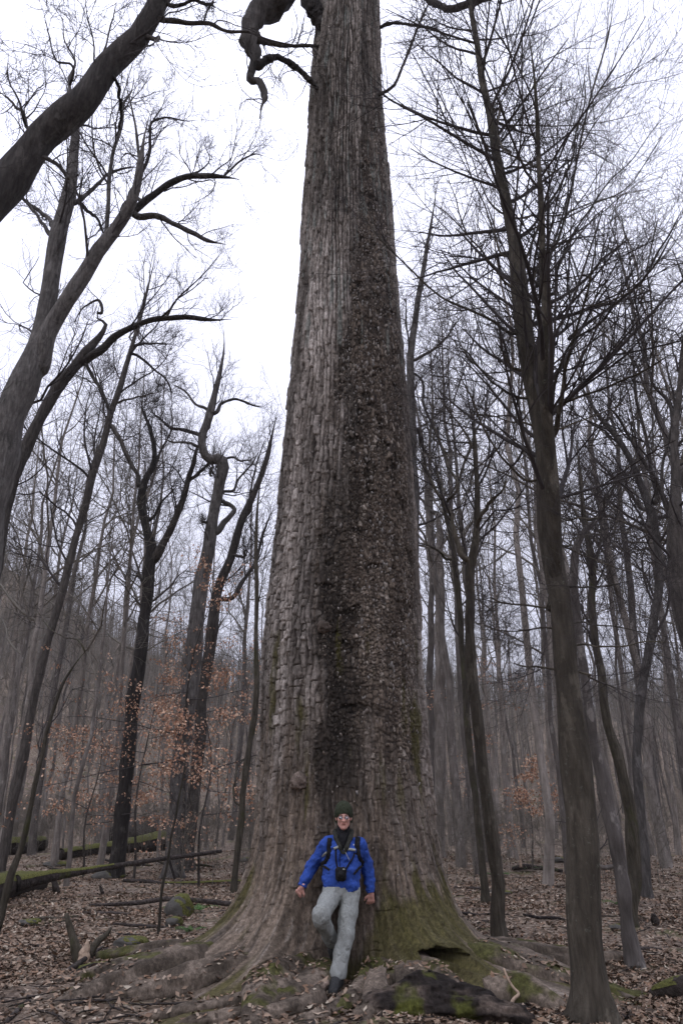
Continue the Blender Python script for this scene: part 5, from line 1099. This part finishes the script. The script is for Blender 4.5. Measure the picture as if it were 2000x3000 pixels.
# hands: palm, four fingers, thumb
def hand(w, d, pn, side):
    """w wrist, d finger direction, pn back-of-hand normal, side: direction of the thumb"""
    d = d / np.linalg.norm(d); pn = pn - (pn @ d) * d; pn /= np.linalg.norm(pn); x = np.cross(d, pn) * side
    bd.cone(w - d * .02, w + d * .03, .025, .027, .015)
    for k_ in (-1, 0, 1): bd.cone(w + d * .02 + x * k_ * .016, w + d * .082 + x * k_ * .025, .015, .0135, .012)
    for k_, (o_, L_) in enumerate(((-.033, .058), (-.0115, .074), (.011, .080), (.033, .070))):
        a0 = w + d * .082 + x * o_; a1 = a0 + (d * .85 - pn * .35 + x * o_ * 2.2) * L_ * .48; a2 = a1 + (d * .5 - pn * .85) * L_ * .3; a3 = a2 + (d * .15 - pn * .9) * L_ * .22
        bd.chain([a0, a1, a2, a3], [.0105, .0095, .0085, .0072], .003)
    a0 = w + d * .03 + x * .028; a1 = a0 + (d * .6 + x * .75 - pn * .2) * .038; a2 = a1 + (d * .85 + x * .25 - pn * .3) * .032; bd.chain([a0, a1, a2], [.014, .0115, .009], .006)
dL = A3(683, 2056, hLY) - wrL; dR = A3(851, 2078, hRY) - wrR
hand(wrL, dL, np.array([.2, -.75, .6]), -1); hand(wrR, dR, np.array([.25, -1, .3]), 1)
V, F = bd.mesh(); part('body', V, F, skin, man)
# eyes, lips, brows
eyew = flat_mat('eye_white', (.6, .57, .55), rough=.3, var=.03, bd=0); iris = flat_mat('iris', (.04, .035, .03), rough=.3, bd=0); lipm = flat_mat('lips', (.34, .13, .11), bd=0); browm = flat_mat('eyebrow_hair', (.09, .055, .035), bd=0)
for s_ in (-1, 1):
    e = part('eye', *blob(hp(s_ * .031, .080, .010), .0125, 14, 0), eyew, man); link('iris', mesh_np('iris', *blob(np.array(hp(s_ * .031, .0905, .010)) - np.array(man.location), .0052, 10, 0), iris), e)
    part('eyebrow', *tubes(np.array([[hp(s_ * .014, .096, .029), hp(s_ * .032, .096, .035), hp(s_ * .05, .084, .030)]]), np.array([[.0035, .004, .0025]]), 6, True), browm, man)
part('lips', *tubes(np.array([[hp(-.023, .083, -.059), hp(-.008, .091, -.0575), hp(.008, .091, -.0575), hp(.023, .083, -.059)]]), np.array([[.002, .0048, .0048, .002]]), 6, True), lipm, man)
# glasses
lens, t, b = new_mat('lens', .03, .9); b.inputs['Transmission Weight'].default_value = .8; b.inputs['Base Color'].default_value = (.9, .9, .95, 1)
gl_ = thing('glasses', 'thin rimmed spectacles on the man\'s face catching the sky', 'glasses', tuple(hp(0, .1, .01)))
ta = np.linspace(0, 2 * math.pi, 22)
for s_ in (-1, 1):
    ring = np.stack([hp(s_ * .032 + .021 * math.cos(a), .109, .006 + .0165 * math.sin(a)) for a in ta]); part('rim', *tubes(ring[None], np.full((1, 22), .0016), 6), black, gl_)
    V = np.concatenate([ring[:-1], ring[:-1] + Rh @ np.array([0, -.0012, 0]), [ring[:-1].mean(0) + Rh @ np.array([0, -.003, 0])]]); n = 21
    part('lens', V, [np.array([[n + i, n + (i + 1) % n, 2 * n] for i in range(n)]), np.array([[i, (i + 1) % n, n + (i + 1) % n, n + i] for i in range(n)]), np.arange(n)[None, ::-1]], lens, gl_)
    part('temple', *tubes(np.array([[hp(s_ * .053, .108, .01), hp(s_ * .072, .06, .012), hp(s_ * .080, -.01, .012)]]), np.full((1, 3), .0016), 6, True), black, gl_)
part('bridge', *tubes(np.array([[hp(-.011, .109, .010), hp(0, .113, .012), hp(.011, .109, .010)]]), np.full((1, 3), .0015), 6, True), black, gl_)

# beanie
hf = Field(head - .19, head + .21, .006); hf.ell(head + Rh @ np.array([0, .012, .056]), (.093, .110, .106), .02, rot=Rh).cone(hp(-.05, -.03, .02), hp(-.062, -.03, -.045), .048, .036, .03).cone(hp(.05, -.03, .02), hp(.062, -.03, -.045), .048, .036, .03)
hf.ell(hp(0, .13, -.05), (.070, .16, .095), .008, sub=True, rot=Rh).cut(hp(0, 0, -.062), Rh @ np.array([0, .0, -1])).wrinkle(.003, (45, 45, 14), 5)
V, F = hf.mesh(); part('beanie', V, F, hatm, man)
# neck gaiter and open collar
nf = Field(neck - .2, neck + .2, .006); nf.chain([neck - [0, -.0, .10], neck - [0, .0, .0], hp(0, -.01, -.092)], [.095, .075, .066], .03).ell(neck + [0, -.055, -.05], (.06, .05, .07), .03).wrinkle(.006, (18, 18, 30), 7)
nf.cut(hp(0, 0, -.078), Rh @ np.array([0, -.45, 1])); V, F = nf.mesh(); part('neck_gaiter', V, F, black, man)
cl = Field(neck - .25, neck + .25, .006)
for s_ in (-1, 1):
    cl.chain([neck + [s_ * .055, .07, .055], neck + [s_ * .088, .0, .045], neck + [s_ * .078, -.07, -.01], neck + [s_ * .035, -.125, -.105], neck + [s_ * .012, -.135, -.16]], [.026, .024, .023, .02, .012], .02)
cl.cone(neck + [-.055, .075, .055], neck + [.055, .075, .055], .027, .027, .02).wrinkle(.006, (16, 16, 16), 9); V, F = cl.mesh(); part('collar', V, F, dk, man)

# jacket
jk = Field(lo, hi, .0065)
hem = A3(783, 2030, bY)
jk.cone(hem + [-.068, 0, 0], chest + [-.082, 0, 0], .125, .125, .06).cone(hem + [.068, 0, 0], chest + [.082, 0, 0], .125, .125, .06).cone(chest, neck + [0, .01, -.03], .12, .08, .08).cone(shL, shR, .06, .06, .06)
jk.chain([shL, elL, wrL], [.073, .060, .045], .04).chain([shR, elR, wrR], [.073, .060, .045], .04)
jk.wrinkle(.020, (8, 8, 12), 12, 3).wrinkle(.011, (20, 20, 34), 13, 3)
for w_, e_ in ((wrL, elL), (wrR, elR)):
    m_ = np.linalg.norm(np.stack(np.meshgrid(*[jk.lo[i] + jk.h * np.arange(jk.n[i]) for i in range(3)], indexing='ij'), -1) - w_, axis=-1) < .16
    pts = np.argwhere(m_); p = jk.lo + jk.h * pts; jk.d[m_] = np.maximum(jk.d[m_], ((p - w_) @ ((w_ - e_) / np.linalg.norm(w_ - e_)) - .005).astype(np.float32))
zc = hem[2] - .085; gz = jk.lo[2] + jk.h * np.arange(jk.n[2]); gx = jk.lo[0] + jk.h * np.arange(jk.n[0])
mid_ = np.abs(gx - pel[0]) < .215
jk.d[mid_] = np.maximum(jk.d[mid_], (zc - gz)[None, None, :].astype(np.float32))
jk.ell(neck + [0, -.10, -.005], (.055, .12, .13), .02, sub=True).ell(neck + [0, 0, .08], (.09, .1, .12), .015, sub=True)
V, F = jk.mesh(); jko = part('jacket', V, F, blue, man); jbv = BVHTree.FromPolygons([tuple(x) for x in V], [tuple(x) for x in F[0]])
# trousers
tr = Field(lo, hi, .0065)
tr.cone(pel + [-.065, 0, .03], pel + [.065, 0, .03], .112, .112, .05).cone(pel + [-.05, 0, -.05], pel + [.06, 0, -.05], .108, .108, .05)
tr.chain([hipL + [-.005, 0, -.02], knL, anL], [.105, .078, .07], .04); tr.chain([hipR + [0, 0, -.02], (hipR + knR) / 2 + [.004, 0, 0], knR, anR + [0, 0, .02], anR + [0, 0, -.015]], [.106, .092, .078, .074, .078], .035)
tr.cone(knL + [0, -.005, .02], knL + [0, .02, -.05], .076, .078, .04)
tr.wrinkle(.016, (11, 11, 4), 15, 3).wrinkle(.012, (17, 17, 13), 16, 3)
def folds(f, c, d, n_, sp, amp, rad_, seed):
    """pull creases across direction d round a joint c"""
    g_ = np.random.default_rng(seed); d = np.array(d, float) / np.linalg.norm(d)
    for k_ in range(n_):
        o_ = np.array(c) + d * (k_ - (n_ - 1) / 2) * sp + g_.normal(size=3) * .008; x = np.array([g_.uniform(.6, 1), g_.uniform(-.2, .2), g_.uniform(-.55, .55)]); x /= np.linalg.norm(x)
        f.cone(o_ - x * rad_ + [0, -.095, 0], o_ + x * rad_ + [0, -.095, 0], amp * .7, amp * 1.3, .03, sub=True)
dn = np.array([0, 0, -1.]); z_h = anR[2] - .03; mR = np.abs(gx - anR[0]) < .13
tr.d[mR] = np.maximum(tr.d[mR], (z_h - gz)[None, None, :].astype(np.float32))
top = hem[2] - .02; tr.d = np.maximum(tr.d, (gz - top)[None, None, :].astype(np.float32))
V, F = tr.mesh(); part('trousers', V, F, grey, man)
# boots
def boot(an, toe, sole_z):
    f = Field(np.minimum(an, toe) - .14, np.maximum(an, toe) + .14, .006); f.cone(an + [0, .02, .03], an + [0, .01, -.05], .055, .056, .03)
    d_ = toe - an; f.cone(an + [0, .025, -.065], an + d_ * .5, .05, .052, .04).cone(an + d_ * .5, toe, .052, .046, .03)
    f.wrinkle(.004, (40, 40, 40), 4); f.cut((0, 0, sole_z), (0, 0, -1)); V, F = f.mesh(); bt = part('boot', V, F, bootm, man)
    f = Field(np.minimum(an, toe) - .14, np.maximum(an, toe) + .14, .006); f.cone(np.array([an[0], an[1] + .035, sole_z + .01]), np.array([toe[0], toe[1], sole_z + .01]), .053, .054, .01); f.cut((0, 0, sole_z + .018), (0, 0, 1)); f.cut((0, 0, sole_z - .012), (0, 0, -1))
    V, F = f.mesh(); link('sole', mesh_np('sole', V - np.array(man.location), F, black), bt)
sz_ = A3(768, 2288, FY)[2]
boot(np.array([anR[0], anR[1] + .02, max(anR[2], sz_ + .09)]), np.array([A3(766, 2280, FY)[0] - .01, FY - .15, sz_ + .055]), sz_ + .012)
boot(anL + [.02, .03, -.02], anL + [.03, .06, -.15], anL[2] - .3)
# a small root ledge under the boot that bears his weight
root([(anR[0] - .34, FY + .05, sz_ - .12), (anR[0] - .12, FY - .02, sz_ - .055), (anR[0] + .08, FY - .02, sz_ - .06), (anR[0] + .3, FY + .12, sz_ - .12)], [.08, .07, .07, .09], 250, 1.)

# things he carries: pack and camera
def on_jacket(u, v, off=.006):
    d = Vector(ray(u, v)).normalized(); h = jbv.ray_cast(Vector((0, 0, CAM_H)), d)
    return (np.array(h[0]) + np.array(h[1]) * off) if h[0] is not None else None
def ribbon(name, pts, w, mat, parent, thick=.006, n=26, off=.005):
    uv = resample(np.array(pts, float), n); P_ = []
    for u, v in uv:
        p = on_jacket(u, v, off)
        if p is not None: P_.append(p)
    P_ = np.array(P_); P_[1:-1] = (P_[:-2] + P_[1:-1] * 2 + P_[2:]) / 4
    T = np.gradient(P_, axis=0); T /= np.linalg.norm(T, axis=1, keepdims=True); vd = P_ - [0, 0, CAM_H]; vd /= np.linalg.norm(vd, axis=1, keepdims=True)
    S = np.cross(T, vd); S /= np.linalg.norm(S, axis=1, keepdims=True); N = np.cross(S, T); m = len(P_)
    V = np.stack([P_ - S * w / 2, P_ + S * w / 2, P_ + S * w / 2 + N * thick * np.sign((N * -vd).sum(1, keepdims=True)), P_ - S * w / 2 + N * thick * np.sign((N * -vd).sum(1, keepdims=True))], 1).reshape(-1, 3)
    i = np.arange(m - 1)[:, None]; j = np.arange(4)[None]; F = np.stack([i * 4 + j, i * 4 + (j + 1) % 4, (i + 1) * 4 + (j + 1) % 4, (i + 1) * 4 + j], -1).reshape(-1, 4)
    part(name, V, F, mat, parent, smooth=False); return P_
pk = thing('backpack', 'dark hiking pack worn on the back of the man, squeezed against the bark', 'backpack', tuple(pel + [0, .16, 0]))
pf = Field(pel + [-.3, -.05, -.1], pel + [.3, .42, .75], .009); pf.cone(pel + [-.10, .16, .06], chest + [-.10, .16, .02], .08, .075, .06).cone(pel + [.11, .16, .06], chest + [.10, .16, .02], .09, .075, .06).wrinkle(.012, (12, 12, 12), 3); V, F = pf.mesh(); part('bag', V, F, black, pk)
ribbon('shoulder_strap', [(757, 1926), (756, 1945), (755, 1965), (748, 1980), (738, 1988)], .05, black, pk); ribbon('shoulder_strap', [(822, 1924), (820, 1945), (822, 1965), (828, 1980), (834, 1984)], .055, black, pk)
ribbon('sternum_strap', [(766, 1948), (776, 1946), (790, 1948), (806, 1952), (815, 1953)], .024, palest, pk, off=.012)
ribbon('lower_strap', [(736, 1986), (748, 1992), (757, 1999)], .022, black, pk); ribbon('lower_strap', [(834, 1986), (826, 1992), (818, 2000), (812, 2008)], .022, black, pk); ribbon('strap_end', [(752, 1958), (743, 1966)], .022, palest, pk, off=.012, n=8)
cm = thing('camera', 'black camera pouch hanging on neck straps at the man\'s waist', 'camera', tuple(on_jacket(783, 2012, .05)))
cc_ = on_jacket(783, 2006, .045); cf = Field(cc_ - .14, cc_ + .14, .006)
cf.cone(cc_ + [-.025, 0, .035], cc_ + [-.022, 0, -.035], .034, .034, .02).cone(cc_ + [.025, 0, .035], cc_ + [.022, 0, -.035], .034, .034, .02).cone(cc_ + [0, -.02, 0], cc_ + [0, -.05, -.005], .034, .03, .01); V, F = cf.mesh(); part('pouch', V, F, black, cm)
part('buckle', *blob(cc_ + [.03, -.03, .045], .010, 10, .1, 2, 3, (1.3, .6, .8)), palest, cm)
ribbon('neck_strap', [(771, 1950), (771, 1965), (772, 1980), (776, 1998)], .017, black, cm, n=18); ribbon('neck_strap', [(814, 1958), (809, 1972), (801, 1985), (793, 1998)], .017, black, cm, n=18)
ribbon('cord', [(789, 1951), (795, 1962), (802, 1975)], .006, palest, cm, n=10, off=.012)
ribbon('zip', [(781, 1958), (780, 1975), (780, 1990)], .006, black, jko, n=12, off=.003)
for (u, v, s_) in ((724, 1948, .013), (724, 1942, .006), (722, 1955, .006), (812, 1941, .012)):
    p = on_jacket(u, v, .003)
    if p is not None: part('logo', *blob(p, s_ * .6, 10, .15, 3, 2, (.8, .35, 1.2)), white, jko)
